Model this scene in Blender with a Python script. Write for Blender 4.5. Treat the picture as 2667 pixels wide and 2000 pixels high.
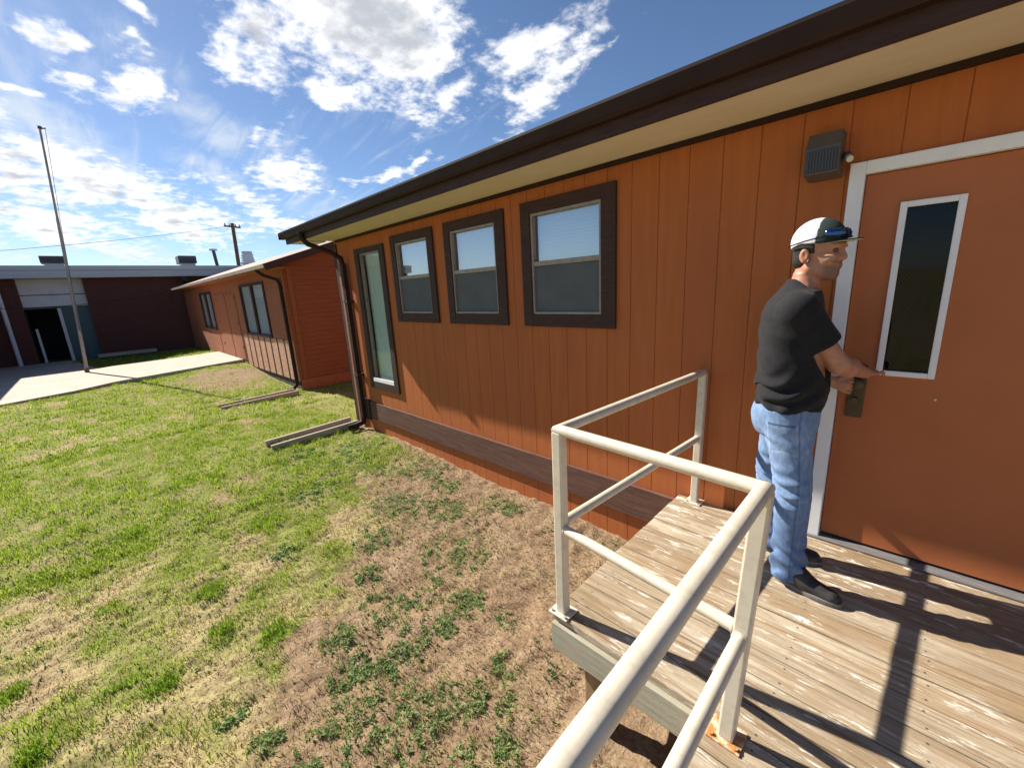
import bpy, math, random
import numpy as np
from mathutils import Vector, Matrix
random.seed(7); RNG = np.random.default_rng(11)
SC = bpy.context.scene; COL = SC.collection
for o in list(bpy.data.objects): bpy.data.objects.remove(o)

# ------------------------------------------------------------------ camera
YAW, PITCH, ROLL = .7886, .2286, -.0537
cam_d = bpy.data.cameras.new('camera'); cam = bpy.data.objects.new('camera', cam_d); COL.objects.link(cam)
cam_d.sensor_width = 36; cam_d.lens = 36*1069.07/2667; cam_d.clip_start = .03; cam_d.clip_end = 3000
fw = Vector((-math.sin(YAW)*math.cos(PITCH), math.cos(YAW)*math.cos(PITCH), -math.sin(PITCH)))
rt = fw.cross(Vector((0, 0, 1))).normalized(); up = rt.cross(fw)
rt2 = math.cos(ROLL)*rt+math.sin(ROLL)*up; up2 = -math.sin(ROLL)*rt+math.cos(ROLL)*up
CAMP = Vector((.3311, -2.8961, 1.5897))
m = Matrix((rt2, up2, -fw)).transposed().to_4x4(); m.translation = CAMP; cam.matrix_world = m
SC.camera = cam
def pxdir(px, py):                                   # viewing direction of a place in the sky (for laying out clouds)
    return (fw*1069.07+rt2*(px-1333.5)-up2*(py-1000)).normalized()

# ------------------------------------------------------------------ light
SUN_EL, SUN_AZ = math.radians(38.8), math.radians(11.6)
SUN_DIR = Vector((-math.cos(SUN_AZ)*math.cos(SUN_EL), -math.sin(SUN_AZ)*math.cos(SUN_EL), math.sin(SUN_EL)))
sun_d = bpy.data.lights.new('sun', 'SUN'); sun_d.energy = 5.0; sun_d.angle = math.radians(.5); sun_d.color = (1, .93, .82)
sun = bpy.data.objects.new('sun', sun_d); COL.objects.link(sun)
sun.rotation_euler = SUN_DIR.to_track_quat('Z', 'Y').to_euler(); sun.location = SUN_DIR*60

SC.view_settings.view_transform = 'Standard'; SC.view_settings.look = 'None'
SC.view_settings.exposure = .95; SC.view_settings.gamma = 1
SC.render.engine = 'CYCLES'
SC.cycles.max_bounces = 8; SC.cycles.diffuse_bounces = 4; SC.cycles.glossy_bounces = 4
SC.cycles.transparent_max_bounces = 12; SC.cycles.use_denoising = True

W = bpy.data.worlds.new('World'); SC.world = W; W.use_nodes = True
def build_world():
    nt = W.node_tree; N = nt.nodes; L = nt.links; N.clear()
    def nd(t, **k):
        n = N.new(t)
        for a, b in k.items(): setattr(n, a, b)
        return n
    def inp(n, i, v):
        if hasattr(v, 'is_output'): L.new(v, n.inputs[i])
        else: n.inputs[i].default_value = v
    def ma(op, a, b=0., c=0., clamp=False):
        n = nd('ShaderNodeMath', operation=op, use_clamp=clamp); inp(n, 0, a); inp(n, 1, b); inp(n, 2, c); return n.outputs[0]
    def vm(op, a, b):
        n = nd('ShaderNodeVectorMath', operation=op); inp(n, 0, a); inp(n, 1, b)
        return n.outputs['Value'] if op == 'DOT_PRODUCT' else n.outputs[0]
    def sstep(v, lo, hi, a=0., b=1.):
        n = nd('ShaderNodeMapRange', interpolation_type='SMOOTHSTEP'); inp(n, 0, v); inp(n, 1, lo); inp(n, 2, hi); inp(n, 3, a); inp(n, 4, b); return n.outputs[0]
    sky = nd('ShaderNodeTexSky', sky_type='NISHITA', sun_disc=False)
    sky.sun_elevation = SUN_EL; sky.sun_rotation = math.atan2(SUN_DIR.x, SUN_DIR.y)
    sky.air_density = 1.0; sky.dust_density = .7; sky.ozone_density = 4.5; sky.altitude = 1600
    d = nd('ShaderNodeTexCoord').outputs['Generated']
    sx = nd('ShaderNodeSeparateXYZ'); L.new(d, sx.inputs[0])
    zz = ma('ADD', ma('MAXIMUM', sx.outputs[2], 0.), .16)
    cq = nd('ShaderNodeCombineXYZ'); L.new(ma('DIVIDE', sx.outputs[0], zz), cq.inputs[0]); L.new(ma('DIVIDE', sx.outputs[1], zz), cq.inputs[1])
    q = cq.outputs[0]
    def noise(scale, det, rough, vec=q, dist=0.):
        n = nd('ShaderNodeTexNoise'); n.inputs['Scale'].default_value = scale; n.inputs['Detail'].default_value = det
        n.inputs['Roughness'].default_value = rough; n.inputs['Distortion'].default_value = dist; L.new(vec, n.inputs['Vector']); return n
    warp = noise(2.2, 4, .6)
    wv = vm('SCALE', vm('SUBTRACT', warp.outputs['Color'], (.5, .5, .5)), (0, 0, 0)); wv.node.inputs['Scale'].default_value = .16
    dw = vm('ADD', d, wv)
    def field(blobs, vec):
        acc = None
        for (px, py, a, b, ang, w) in blobs:
            c = pxdir(px, py); e = 8.
            ca, sa = math.cos(math.radians(ang)), math.sin(math.radians(ang))
            e1 = pxdir(px+e*ca, py+e*sa)-c; e2 = pxdir(px-e*sa, py+e*ca)-c
            E1 = e1*(e/a)/e1.length_squared; E2 = e2*(e/b)/e2.length_squared
            u = ma('SUBTRACT', vm('DOT_PRODUCT', vec, tuple(E1)), E1.dot(c)); v = ma('SUBTRACT', vm('DOT_PRODUCT', vec, tuple(E2)), E2.dot(c))
            r2 = ma('MULTIPLY_ADD', u, u, ma('MULTIPLY', v, v))
            f = ma('MULTIPLY', ma('SUBTRACT', 1., ma('POWER', r2, .5)), w)
            acc = f if acc is None else ma('MAXIMUM', acc, f)
        return ma('MAXIMUM', acc, -1.)
    cum = [(950, 50, 350, 205, 0, 1.35), (700, 120, 150, 100, 40, .8), (1080, 180, 170, 120, -20, .95), (880, 250, 80, 60, 0, .7), (640, 170, 60, 70, 60, .6),
           (868, 288, 45, 22, 10, .75), (1180, 260, 110, 36, -35, .62), (1395, 110, 150, 70, -15, .8), (1450, 215, 170, 60, -22, .85), (1290, 150, 70, 40, 0, .6),
           (140, 85, 90, 40, 25, .85), (330, 185, 95, 62, 20, .85), (370, 210, 60, 55, -50, .8), (100, 215, 50, 18, 5, .75), (470, 229, 28, 12, 15, .7), (200, 195, 60, 22, 30, .6),
           (370, 25, 60, 22, 35, .65), (340, 95, 30, 14, -20, .6), (20, 200, 40, 14, 10, .6), (1610, 120, 35, 14, -30, .5),
           (250, 470, 330, 95, 8, .9), (40, 450, 160, 75, 0, .9), (430, 560, 240, 60, 6, .8), (120, 590, 280, 50, 0, .8), (770, 450, 95, 70, 0, .8), (690, 590, 120, 32, -8, .8),
           (1040, 455, 120, 20, -12, .75), (640, 520, 90, 40, 10, .55), (-300, 300, 240, 160, 0, .8), (-420, 560, 400, 100, 0, .8), (1300, -260, 420, 120, 0, .7), (2500, 60, 220, 90, 0, .6),
           (3300, 500, 500, 200, 0, .8), (280, 385, 30, 10, 10, .5)]
    cir = [(560, 330, 260, 70, 28, 1.), (750, 410, 170, 60, 20, .8), (140, 260, 260, 60, 10, .8), (560, 450, 260, 60, 14, .7), (900, 560, 300, 70, -6, .8), (200, 640, 600, 70, 0, .8),
           (150, 330, 420, 110, 12, .95), (60, 60, 300, 120, 20, .5), (330, 120, 260, 90, 25, .5), (470, 180, 90, 40, 40, .4), (1000, 330, 260, 60, -10, .35)]
    n1 = noise(5.5, 9, .62, dist=.25); n2 = noise(16., 6, .6)
    base = field(cum, dw)
    nn = ma('MULTIPLY_ADD', ma('SUBTRACT', n1.outputs['Fac'], .5), 2.2, ma('MULTIPLY', ma('SUBTRACT', n2.outputs['Fac'], .5), 1.9))
    cov = ma('ADD', base, nn)
    dens = sstep(cov, -.14, .74)
    mp = nd('ShaderNodeMapping'); mp.inputs['Rotation'].default_value = (0, 0, math.radians(35)); mp.inputs['Scale'].default_value = (1.2, 5.5, 1); L.new(q, mp.inputs['Vector'])
    n3 = noise(1.6, 7, .58, mp.outputs[0], .8)
    cdens = ma('MULTIPLY', sstep(ma('ADD', field(cir, dw), ma('MULTIPLY', ma('SUBTRACT', n3.outputs['Fac'], .5), 2.6)), .0, 1.4), .78)
    # thick hearts of the clouds are grey, their edges white
    n4 = noise(7.5, 5, .55)
    thick = sstep(ma('ADD', base, ma('MULTIPLY', ma('SUBTRACT', n4.outputs['Fac'], .5), 2.4)), .45, 1.25)
    def mix(f, a, b):
        n = nd('ShaderNodeMix', data_type='RGBA'); inp(n, 0, f)
        for i, v in ((6, a), (7, b)):
            if hasattr(v, 'is_output'): L.new(v, n.inputs[i])
            else: n.inputs[i].default_value = (*v, 1)
        return n.outputs[2]
    ccol = mix(thick, (9.6, 9.6, 9.7), (4.7, 5.0, 5.5))
    c1 = mix(cdens, sky.outputs[0], (6.6, 7.2, 7.9))
    c2 = mix(dens, c1, ccol)
    bg = nd('ShaderNodeBackground'); L.new(c2, bg.inputs[0]); bg.inputs[1].default_value = .064
    out = nd('ShaderNodeOutputWorld'); L.new(bg.outputs[0], out.inputs[0])
    W.cycles.sampling_method = 'MANUAL'; W.cycles.sample_map_resolution = 512
build_world()

# ------------------------------------------------------------------ materials
def mat(name, col, rough=.7, col2=None, nscale=8., nstretch=(1, 1, 1), namt=1., spec=.4, metal=0., bump=0., bscale=60., bstretch=(1, 1, 1), attr=None, lo=.35, hi=.65, col3=None, n3scale=2., n3amt=.6, coat=0.):
    M = bpy.data.materials.new(name); M.use_nodes = True; nt = M.node_tree; N = nt.nodes; L = nt.links
    b = N['Principled BSDF']; b.inputs['Roughness'].default_value = rough; b.inputs['Specular IOR Level'].default_value = spec; b.inputs['Metallic'].default_value = metal
    if coat: b.inputs['Coat Weight'].default_value = coat
    tc = N.new('ShaderNodeTexCoord').outputs['Object']
    def noise(scale, stretch, det=6, rough=.6):
        mp = N.new('ShaderNodeMapping'); mp.inputs['Scale'].default_value = stretch; L.new(tc, mp.inputs[0])
        n = N.new('ShaderNodeTexNoise'); n.inputs['Scale'].default_value = scale; n.inputs['Detail'].default_value = det; n.inputs['Roughness'].default_value = rough
        L.new(mp.outputs[0], n.inputs['Vector']); return n.outputs['Fac']
    def ramp(f, lo, hi, a):
        r = N.new('ShaderNodeMapRange'); L.new(f, r.inputs[0]); r.inputs[1].default_value = lo; r.inputs[2].default_value = hi; r.inputs[4].default_value = a; return r.outputs[0]
    def mix(f, a, c):
        n = N.new('ShaderNodeMix'); n.data_type = 'RGBA'; L.new(f, n.inputs[0])
        for i, v in ((6, a), (7, c)):
            if hasattr(v, 'is_output'): L.new(v, n.inputs[i])
            else: n.inputs[i].default_value = (*v, 1)
        return n.outputs[2]
    cur = col
    if attr:
        at = N.new('ShaderNodeAttribute'); at.attribute_name = attr; cur = at.outputs['Color']
    if col2 is not None:
        cur = mix(ramp(noise(nscale, nstretch), lo, hi, namt), cur, col2)
    if col3 is not None:
        cur = mix(ramp(noise(n3scale, nstretch, 8, .65), .5, .64, n3amt), cur, col3)
    if hasattr(cur, 'is_output'): L.new(cur, b.inputs['Base Color'])
    else: b.inputs['Base Color'].default_value = (*cur, 1)
    if bump:
        bp = N.new('ShaderNodeBump'); bp.inputs['Strength'].default_value = bump; bp.inputs['Distance'].default_value = .01
        L.new(noise(bscale, bstretch), bp.inputs['Height']); L.new(bp.outputs[0], b.inputs['Normal'])
    return M
def glass(name, tint, f0=.08, trans=.75):
    M = bpy.data.materials.new(name); M.use_nodes = True; nt = M.node_tree; N = nt.nodes; L = nt.links; N.clear()
    tr = N.new('ShaderNodeBsdfTransparent'); tr.inputs[0].default_value = (*[t*trans for t in tint], 1)
    gl = N.new('ShaderNodeBsdfGlossy'); gl.inputs['Roughness'].default_value = .02; gl.inputs[0].default_value = (.95, .97, 1, 1)
    lw = N.new('ShaderNodeLayerWeight'); lw.inputs[0].default_value = .5
    pw = N.new('ShaderNodeMath'); pw.operation = 'POWER'; L.new(lw.outputs['Facing'], pw.inputs[0]); pw.inputs[1].default_value = 5
    fr = N.new('ShaderNodeMath'); fr.operation = 'MULTIPLY_ADD'; L.new(pw.outputs[0], fr.inputs[0]); fr.inputs[1].default_value = 1-f0; fr.inputs[2].default_value = f0
    mx = N.new('ShaderNodeMixShader'); L.new(fr.outputs[0], mx.inputs[0]); L.new(tr.outputs[0], mx.inputs[1]); L.new(gl.outputs[0], mx.inputs[2])
    o = N.new('ShaderNodeOutputMaterial'); L.new(mx.outputs[0], o.inputs[0]); return M

def deck_mat():
    """bare brown boards, an old pale coat worn off in patches along the grain, white flakes where it still holds"""
    M = bpy.data.materials.new('weathered_deck_board'); M.use_nodes = True; nt = M.node_tree; N = nt.nodes; L = nt.links; b = N['Principled BSDF']
    b.inputs['Roughness'].default_value = .85; b.inputs['Specular IOR Level'].default_value = .2
    tc = N.new('ShaderNodeTexCoord').outputs['Object']; at = N.new('ShaderNodeAttribute'); at.attribute_name = 'Col'
    def noise(scale, st, det=8, ro=.65):
        mp = N.new('ShaderNodeMapping'); mp.inputs['Scale'].default_value = st; L.new(tc, mp.inputs[0])
        n = N.new('ShaderNodeTexNoise'); n.inputs['Scale'].default_value = scale; n.inputs['Detail'].default_value = det; n.inputs['Roughness'].default_value = ro; L.new(mp.outputs[0], n.inputs['Vector']); return n.outputs['Fac']
    def ramp(f, lo, hi, a):
        r = N.new('ShaderNodeMapRange'); L.new(f, r.inputs[0]); r.inputs[1].default_value = lo; r.inputs[2].default_value = hi; r.inputs[4].default_value = a; return r.outputs[0]
    def mix(f, a, c):
        n = N.new('ShaderNodeMix'); n.data_type = 'RGBA'; L.new(f, n.inputs[0])
        for i, v in ((6, a), (7, c)):
            if hasattr(v, 'is_output'): L.new(v, n.inputs[i])
            else: n.inputs[i].default_value = (*v, 1)
        return n.outputs[2]
    def mul(a, c):
        n = N.new('ShaderNodeMath'); n.operation = 'MULTIPLY'; L.new(a, n.inputs[0]); L.new(c, n.inputs[1]); return n.outputs[0]
    c = mix(ramp(noise(16, (.14, 8, 8)), .42, .66, .75), at.outputs[0], (.19, .115, .055))       # grain
    coat = ramp(noise(2.2, (.5, 1.7, 1)), .40, .60, 1.)                                          # where the old coat survives
    c = mix(mul(coat, ramp(noise(9, (.22, 3.2, 3)), .40, .58, .8)), c, (.60, .525, .40))
    c = mix(mul(ramp(noise(1.7, (.6, 1.3, 1)), .38, .54, 1.), ramp(noise(24, (.28, 1.5, 1.5), 5, .72), .565, .63, .92)), c, (.82, .77, .68))   # flakes
    c = mix(ramp(noise(5, (.5, 2, 2)), .60, .74, .4), c, (.38, .24, .12))                      # golden bare wood
    c = mix(ramp(noise(30, (.25, 5, 5), 4), .66, .72, .8), c, (.07, .045, .028))                 # checks
    L.new(c, b.inputs['Base Color'])
    bp = N.new('ShaderNodeBump'); bp.inputs['Strength'].default_value = .7; bp.inputs['Distance'].default_value = .008; L.new(noise(40, (.16, 7, 7)), bp.inputs['Height']); L.new(bp.outputs[0], b.inputs['Normal'])
    return M
M_wall = mat('orange_siding', (.47, .145, .044), .75, (.42, .124, .037), 3., (6, 6, .5), 1., .25, bump=.25, bscale=40, bstretch=(6, 6, .6), col3=(.40, .118, .045), n3scale=.55, n3amt=.55)
M_door = mat('orange_door_paint', (.46, .143, .046), .55, (.42, .126, .040), 2., bump=.08, bscale=120, col3=(.40, .115, .045), n3scale=2.2, n3amt=.35)
M_brown = mat('brown_trim_paint', (.042, .020, .016), .65, (.062, .030, .024), 10., (.6, 4, 4), 1., .3, bump=.3, bscale=50, bstretch=(.5, 6, 6))
M_band = mat('faded_brown_board', (.165, .088, .062), .8, (.11, .055, .042), 8., (.5, 6, 6), 1., .2, bump=.4, bscale=60, bstretch=(.4, 6, 6))
M_gutter = mat('dark_brown_metal', (.024, .011, .010), .6, (.034, .016, .013), 4., spec=.22)
M_soffit = mat('beige_soffit_paint', (.74, .66, .51), .8, (.69, .61, .46), 3., (1, 4, 1))
M_alu = mat('weathered_aluminium', (.34, .29, .25), .45, (.26, .22, .19), 20., metal=.3)
M_white = mat('white_paint', (.86, .86, .87), .45, (.80, .80, .81), 6.)
M_black = mat('black_interior', (.01, .01, .012), .8)
M_screen = mat('insect_screen', (.10, .112, .122), .75, (.118, .13, .14), 4., spec=.2)
M_blind = mat('pale_blind', (.74, .77, .80), .8, (.66, .70, .73), 5., (1, 1, 30))
M_curtain = mat('pale_grey_curtain', (.76, .80, .77), .9, (.68, .73, .70), 4., (8, 1, 1))
M_glass = glass('window_glass', (.88, .95, 1.), .36, .9)
M_glass_d = glass('door_glass', (.5, .55, .6), .022, .6)
M_glass_t = glass('tinted_glass', (.84, .93, .91), .07, .92)
M_rail = mat('cream_gloss_paint', (.68, .61, .49), .38, (.62, .55, .43), 9., spec=.5, bump=.04, bscale=120, col3=(.36, .28, .19), n3scale=22., n3amt=.28)
M_rust = mat('rusty_cream_plate', (.45, .20, .055), .8, (.62, .52, .38), 26., lo=.45, hi=.6, bump=.4, bscale=90)
M_deck = deck_mat()
M_rim = mat('grey_green_board', (.44, .415, .32), .85, (.33, .30, .215), 9., (.3, 6, 6), bump=.6, bscale=50, bstretch=(.2, 7, 7), col3=(.46, .42, .33), n3scale=5., n3amt=.6)
M_post = mat('raw_lumber', (.36, .24, .13), .85, (.28, .18, .1), 9., (6, 6, .5), bump=.3)
M_concrete = mat('pale_concrete', (.52, .42, .34), .9, (.44, .36, .29), 3., bump=.3, bscale=80, col3=(.58, .49, .40), n3scale=1.2)
M_brick = None
M_teal = mat('teal_paint', (.045, .11, .125), .5, (.04, .095, .11), 3.)
M_greywhite = mat('grey_white_panel', (.70, .69, .73), .6, (.62, .61, .65), 2.)
M_fascia = mat('pale_metal_fascia', (.50, .52, .56), .45, (.44, .46, .5), 2., (1, .3, 6))
M_roofgrey = mat('grey_roofing', (.2, .2, .21), .9, (.16, .16, .17), 6.)
M_shingle = mat('dark_shingle', (.07, .05, .045), .9, (.1, .075, .065), 20.)
M_dark = mat('dark_metal', (.06, .065, .075), .5, (.08, .085, .095), 8.)
M_galv = mat('galvanised_metal', (.42, .43, .47), .4, (.36, .37, .41), 8., metal=.4)
M_polegrey = mat('weathered_flagpole_paint', (.20, .18, .22), .5, (.42, .37, .30), 3., (1, 1, .3))
M_wood_pole = mat('weathered_pole_wood', (.12, .085, .065), .9, (.16, .115, .09), 5., (8, 8, .4))
M_wire = mat('black_cable', (.02, .02, .022), .6)
M_trough = mat('weathered_grey_wood', (.50, .41, .34), .85, (.40, .32, .27), 6., (5, .5, 5), bump=.3)
M_lamp = mat('grey_bronze_lamp', (.085, .08, .078), .45, (.1, .095, .09), 10.)
M_lampglass = mat('lamp_lens', (.05, .05, .052), .25)
M_bronze = mat('bronze_hardware', (.07, .052, .03), .4, (.1, .075, .045), 20., metal=.5)
M_steel = mat('threshold_steel', (.3, .3, .33), .35, (.24, .24, .27), 12., metal=.6)
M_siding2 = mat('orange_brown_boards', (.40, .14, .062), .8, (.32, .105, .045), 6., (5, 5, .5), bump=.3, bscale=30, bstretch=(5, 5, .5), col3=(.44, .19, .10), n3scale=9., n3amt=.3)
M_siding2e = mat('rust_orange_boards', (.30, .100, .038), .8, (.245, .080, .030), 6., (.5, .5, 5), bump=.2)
M_siding2p = mat('sunlit_peeling_boards', (.62, .33, .20), .85, (.52, .25, .14), 8., col3=(.72, .50, .37), n3scale=14., n3amt=.8, bump=.3)  # base colour raised so the lower boards look sunlit; blotches are peeling
M_glass2 = glass('old_glass', (.85, .9, .95), .10, .9)
M_oldroof = mat('old_brown_roofing', (.06, .047, .04), 1., (.095, .076, .065), 14., spec=.0)
M_thresh = mat('worn_threshold', (.16, .155, .16), .5, (.26, .25, .25), 12., (1, 6, 6), metal=.3)
M_nail = mat('painted_nail_head', (.27, .085, .03), .7)
M_eave = mat('weathered_brown_edge', (.20, .15, .125), .8, (.30, .24, .2), 5.)

def brick_mat():
    M = bpy.data.materials.new('dark_red_brick'); M.use_nodes = True; nt = M.node_tree; N = nt.nodes; L = nt.links; b = N['Principled BSDF']
    b.inputs['Roughness'].default_value = .85
    tc = N.new('ShaderNodeTexCoord'); mp = N.new('ShaderNodeMapping'); mp.inputs['Rotation'].default_value = (math.radians(90), 0, math.radians(90)); L.new(tc.outputs['Object'], mp.inputs[0])
    sx = N.new('ShaderNodeSeparateXYZ'); L.new(tc.outputs['Object'], sx.inputs[0])
    ad = N.new('ShaderNodeMath'); L.new(sx.outputs[0], ad.inputs[0]); L.new(sx.outputs[1], ad.inputs[1])
    cb = N.new('ShaderNodeCombineXYZ'); L.new(ad.outputs[0], cb.inputs[0]); L.new(sx.outputs[2], cb.inputs[1])
    br = N.new('ShaderNodeTexBrick'); L.new(cb.outputs[0], br.inputs['Vector']); br.inputs['Scale'].default_value = 4.2
    br.inputs['Color1'].default_value = (.115, .034, .026, 1); br.inputs['Color2'].default_value = (.085, .026, .021, 1); br.inputs['Mortar'].default_value = (.09, .055, .048, 1)
    br.inputs['Mortar Size'].default_value = .012
    L.new(br.outputs[0], b.inputs['Base Color']); return M
M_brick = brick_mat()

# ------------------------------------------------------------------ mesh building
def tag(o, label=None, cat=None, group=None, kind=None):
    if label: o['label'] = label
    if cat: o['category'] = cat
    if group: o['group'] = group
    if kind: o['kind'] = kind
    return o
def empty(name, loc, label, cat, group=None):
    o = bpy.data.objects.new(name, None); COL.objects.link(o); o.location = loc; o.empty_display_size = .2
    return tag(o, label, cat, group)
def origin(o):
    p = Vector((0, 0, 0))
    while o: p += o.location; o = o.parent
    return p
def link(name, me, parent=None, mats=(), at=None):
    """link a mesh given in world coordinates, as a child of parent"""
    o = bpy.data.objects.new(name, me); COL.objects.link(o)
    base = origin(parent) if parent else Vector(at or (0, 0, 0))
    if base.length: me.transform(Matrix.Translation(-base))
    if parent: o.parent = parent
    else: o.location = base
    for k in (mats if isinstance(mats, (list, tuple)) else (mats,)): me.materials.append(k)
    return o
class MB:
    def __init__(s): s.v = []; s.f = []; s.mi = []; s.c = []; s.cur = 0; s.col = (1, 1, 1)
    def add(s, vs, fs):
        n = len(s.v); s.v += [tuple(p) for p in vs]; s.f += [tuple(i+n for i in f) for f in fs]; s.mi += [s.cur]*len(fs); s.c += [s.col]*len(fs); return s
    def box(s, x0, x1, y0, y1, z0, z1):
        x0, x1 = sorted((x0, x1)); y0, y1 = sorted((y0, y1)); z0, z1 = sorted((z0, z1))
        return s.add([(x0, y0, z0), (x1, y0, z0), (x1, y1, z0), (x0, y1, z0), (x0, y0, z1), (x1, y0, z1), (x1, y1, z1), (x0, y1, z1)],
                     [(3, 2, 1, 0), (4, 5, 6, 7), (0, 1, 5, 4), (1, 2, 6, 5), (2, 3, 7, 6), (3, 0, 4, 7)])
    def bar(s, a, b, w, h, upv=(0, 0, 1)):
        a, b = Vector(a), Vector(b); d = (b-a).normalized(); u = Vector(upv); r = d.cross(u)
        if r.length < 1e-4: r = d.cross(Vector((1, 0, 0)))
        r.normalize(); u = r.cross(d); r *= w/2; u *= h/2
        return s.add([a-r-u, a+r-u, a+r+u, a-r+u, b-r-u, b+r-u, b+r+u, b-r+u], [(3, 2, 1, 0), (4, 5, 6, 7), (0, 1, 5, 4), (1, 2, 6, 5), (2, 3, 7, 6), (3, 0, 4, 7)])
    def tube(s, pts, r, n=12, cap=True, rs=None):
        pts = [Vector(p) for p in pts]; rings = []
        t0 = (pts[1]-pts[0]).normalized(); u = t0.orthogonal().normalized()
        for i, p in enumerate(pts):
            a = (p-pts[i-1]).normalized() if i else t0; b = (pts[i+1]-p).normalized() if i < len(pts)-1 else a
            t = (a+b).normalized(); k = 1/max(.35, t.dot(a)); u = (u-t*u.dot(t)).normalized(); w = t.cross(u)
            rr = rs[i] if rs else r; axis = (a-b)
            ring = []
            for j in range(n):
                an = 2*math.pi*j/n; o = (u*math.cos(an)+w*math.sin(an))*rr
                if axis.length > 1e-4:
                    ax = axis.normalized(); ax = (ax-t*ax.dot(t))
                    if ax.length > 1e-4: ax.normalize(); o += ax*o.dot(ax)*(k-1)
                ring.append(p+o)
            rings.append(ring)
        vs = [v for r_ in rings for v in r_]; fs = []
        for i in range(len(pts)-1):
            for j in range(n): fs.append((i*n+j, i*n+(j+1) % n, (i+1)*n+(j+1) % n, (i+1)*n+j))
        if cap: fs.append(tuple(reversed(range(n)))); fs.append(tuple((len(pts)-1)*n+j for j in range(n)))
        return s.add(vs, fs)
    def prism(s, prof, x0, x1, axis='x'):
        n = len(prof)
        def P(a, q): return (a, q[0], q[1]) if axis == 'x' else (q[0], a, q[1]) if axis == 'y' else (q[0], q[1], a)
        vs = [P(x0, q) for q in prof]+[P(x1, q) for q in prof]
        return s.add(vs, [tuple(range(n)), tuple(reversed(range(n, 2*n)))]+[(i, i+n, (i+1) % n+n, (i+1) % n) for i in range(n)])
    def build(s, name, mats, parent=None, smooth=False, bevel=0., at=None, attr=False, fixn=True):
        me = bpy.data.meshes.new(name); me.from_pydata(s.v, [], s.f)
        me.polygons.foreach_set('material_index', s.mi)
        if attr:
            ca = me.color_attributes.new('Col', 'FLOAT_COLOR', 'CORNER'); buf = []
            for f, c in zip(s.f, s.c): buf += list((*c, 1))*len(f)
            ca.data.foreach_set('color', buf)
        if smooth: me.polygons.foreach_set('use_smooth', [True]*len(s.f))
        if fixn:
            import bmesh
            b = bmesh.new(); b.from_mesh(me); bmesh.ops.recalc_face_normals(b, faces=b.faces); b.to_mesh(me); b.free()
        o = link(name, me, parent, mats, at)
        if smooth:
            md = o.modifiers.new('es', 'EDGE_SPLIT'); md.split_angle = math.radians(38)
        if bevel:
            md = o.modifiers.new('bv', 'BEVEL'); md.width = bevel; md.segments = 2; md.limit_method = 'ANGLE'; md.angle_limit = math.radians(40)
        return o

def cells(x0, x1, z0, z1, holes, xb=()):
    """rectangles of a wall face left over when holes (x0,x1,z0,z1) are cut; xb adds plank edges"""
    xs = sorted({x0, x1, *[x for x in xb if x0 < x < x1], *[h[0] for h in holes if x0 < h[0] < x1], *[h[1] for h in holes if x0 < h[1] < x1]})
    out = []
    for a, b in zip(xs, xs[1:]):
        mid = (a+b)/2; segs = [(z0, z1)]
        for h in holes:
            if h[0] < mid < h[1]:
                new = []
                for s, e in segs:
                    if h[3] <= s or h[2] >= e: new.append((s, e)); continue
                    if h[2] > s: new.append((s, h[2]))
                    if h[3] < e: new.append((h[3], e))
                segs = new
        out += [(a, b, s, e) for s, e in segs]
    return out
def smooth01(t): t = np.clip(t, 0, 1); return t*t*(3-2*t)

# ------------------------------------------------------------------ noise in numpy
def _hash(i, j, s):
    h = (i.astype(np.int64)*374761393+j.astype(np.int64)*668265263+s*1274126177) & 0xffffffff
    h = ((h ^ (h >> 13))*1274126177) & 0xffffffff
    return ((h ^ (h >> 16)) & 0xffff)/65535.
def vnoise(x, y, s=0):
    i = np.floor(x); j = np.floor(y); u = x-i; v = y-j; u = u*u*(3-2*u); v = v*v*(3-2*v)
    return (_hash(i, j, s)*(1-u)+_hash(i+1, j, s)*u)*(1-v)+(_hash(i, j+1, s)*(1-u)+_hash(i+1, j+1, s)*u)*v
def fbm(x, y, s=0, o=4):
    t = 0; a = .5; n = 0
    for k in range(o): t = t+a*vnoise(x*2**k+17*k, y*2**k-9*k, s+k); n += a; a *= .5
    return t/n

# ------------------------------------------------------------------ ground
def ground_z(x, y):
    x = np.asarray(x, float); y = np.asarray(y, float)
    b = np.interp(x, [-80, -30, -20, -11, -6, -1, 5, 60], [-.6, -.6, -.58, -.64, -.54, -.58, -.6, -.6])
    r = .2*smooth01((y+2.4)/2.5)*smooth01((-12.5-x)/3.)*smooth01((x+25.5)/3.)
    bump = (fbm(x*.9, y*.9, 5, 3)-.5)*.07+(fbm(x*5, y*5, 9, 3)-.5)*.04+(fbm(x*15, y*15, 13, 3)-.5)*.04
    near = smooth01((x+16)/3)*smooth01((7-np.abs(y+3))/2)
    return b+r+bump*near
TUFT = [(-3.32, -2.66, .12), (-2.95, -2.5, .14), (-2.51, -2.48, .12), (-2.8, -2.69, .08), (-3.68, -3.2, .08), (-5.87, -2.42, .25), (-4.12, -2.06, .16), (-2.59, -3.02, .08), (-2.59, -3.54, .07), (-2.71, -3.19, .1), (-3.21, -3.67, .08), (-4.9, -2.97, .16), (-4.81, -3.33, .14)]
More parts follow.
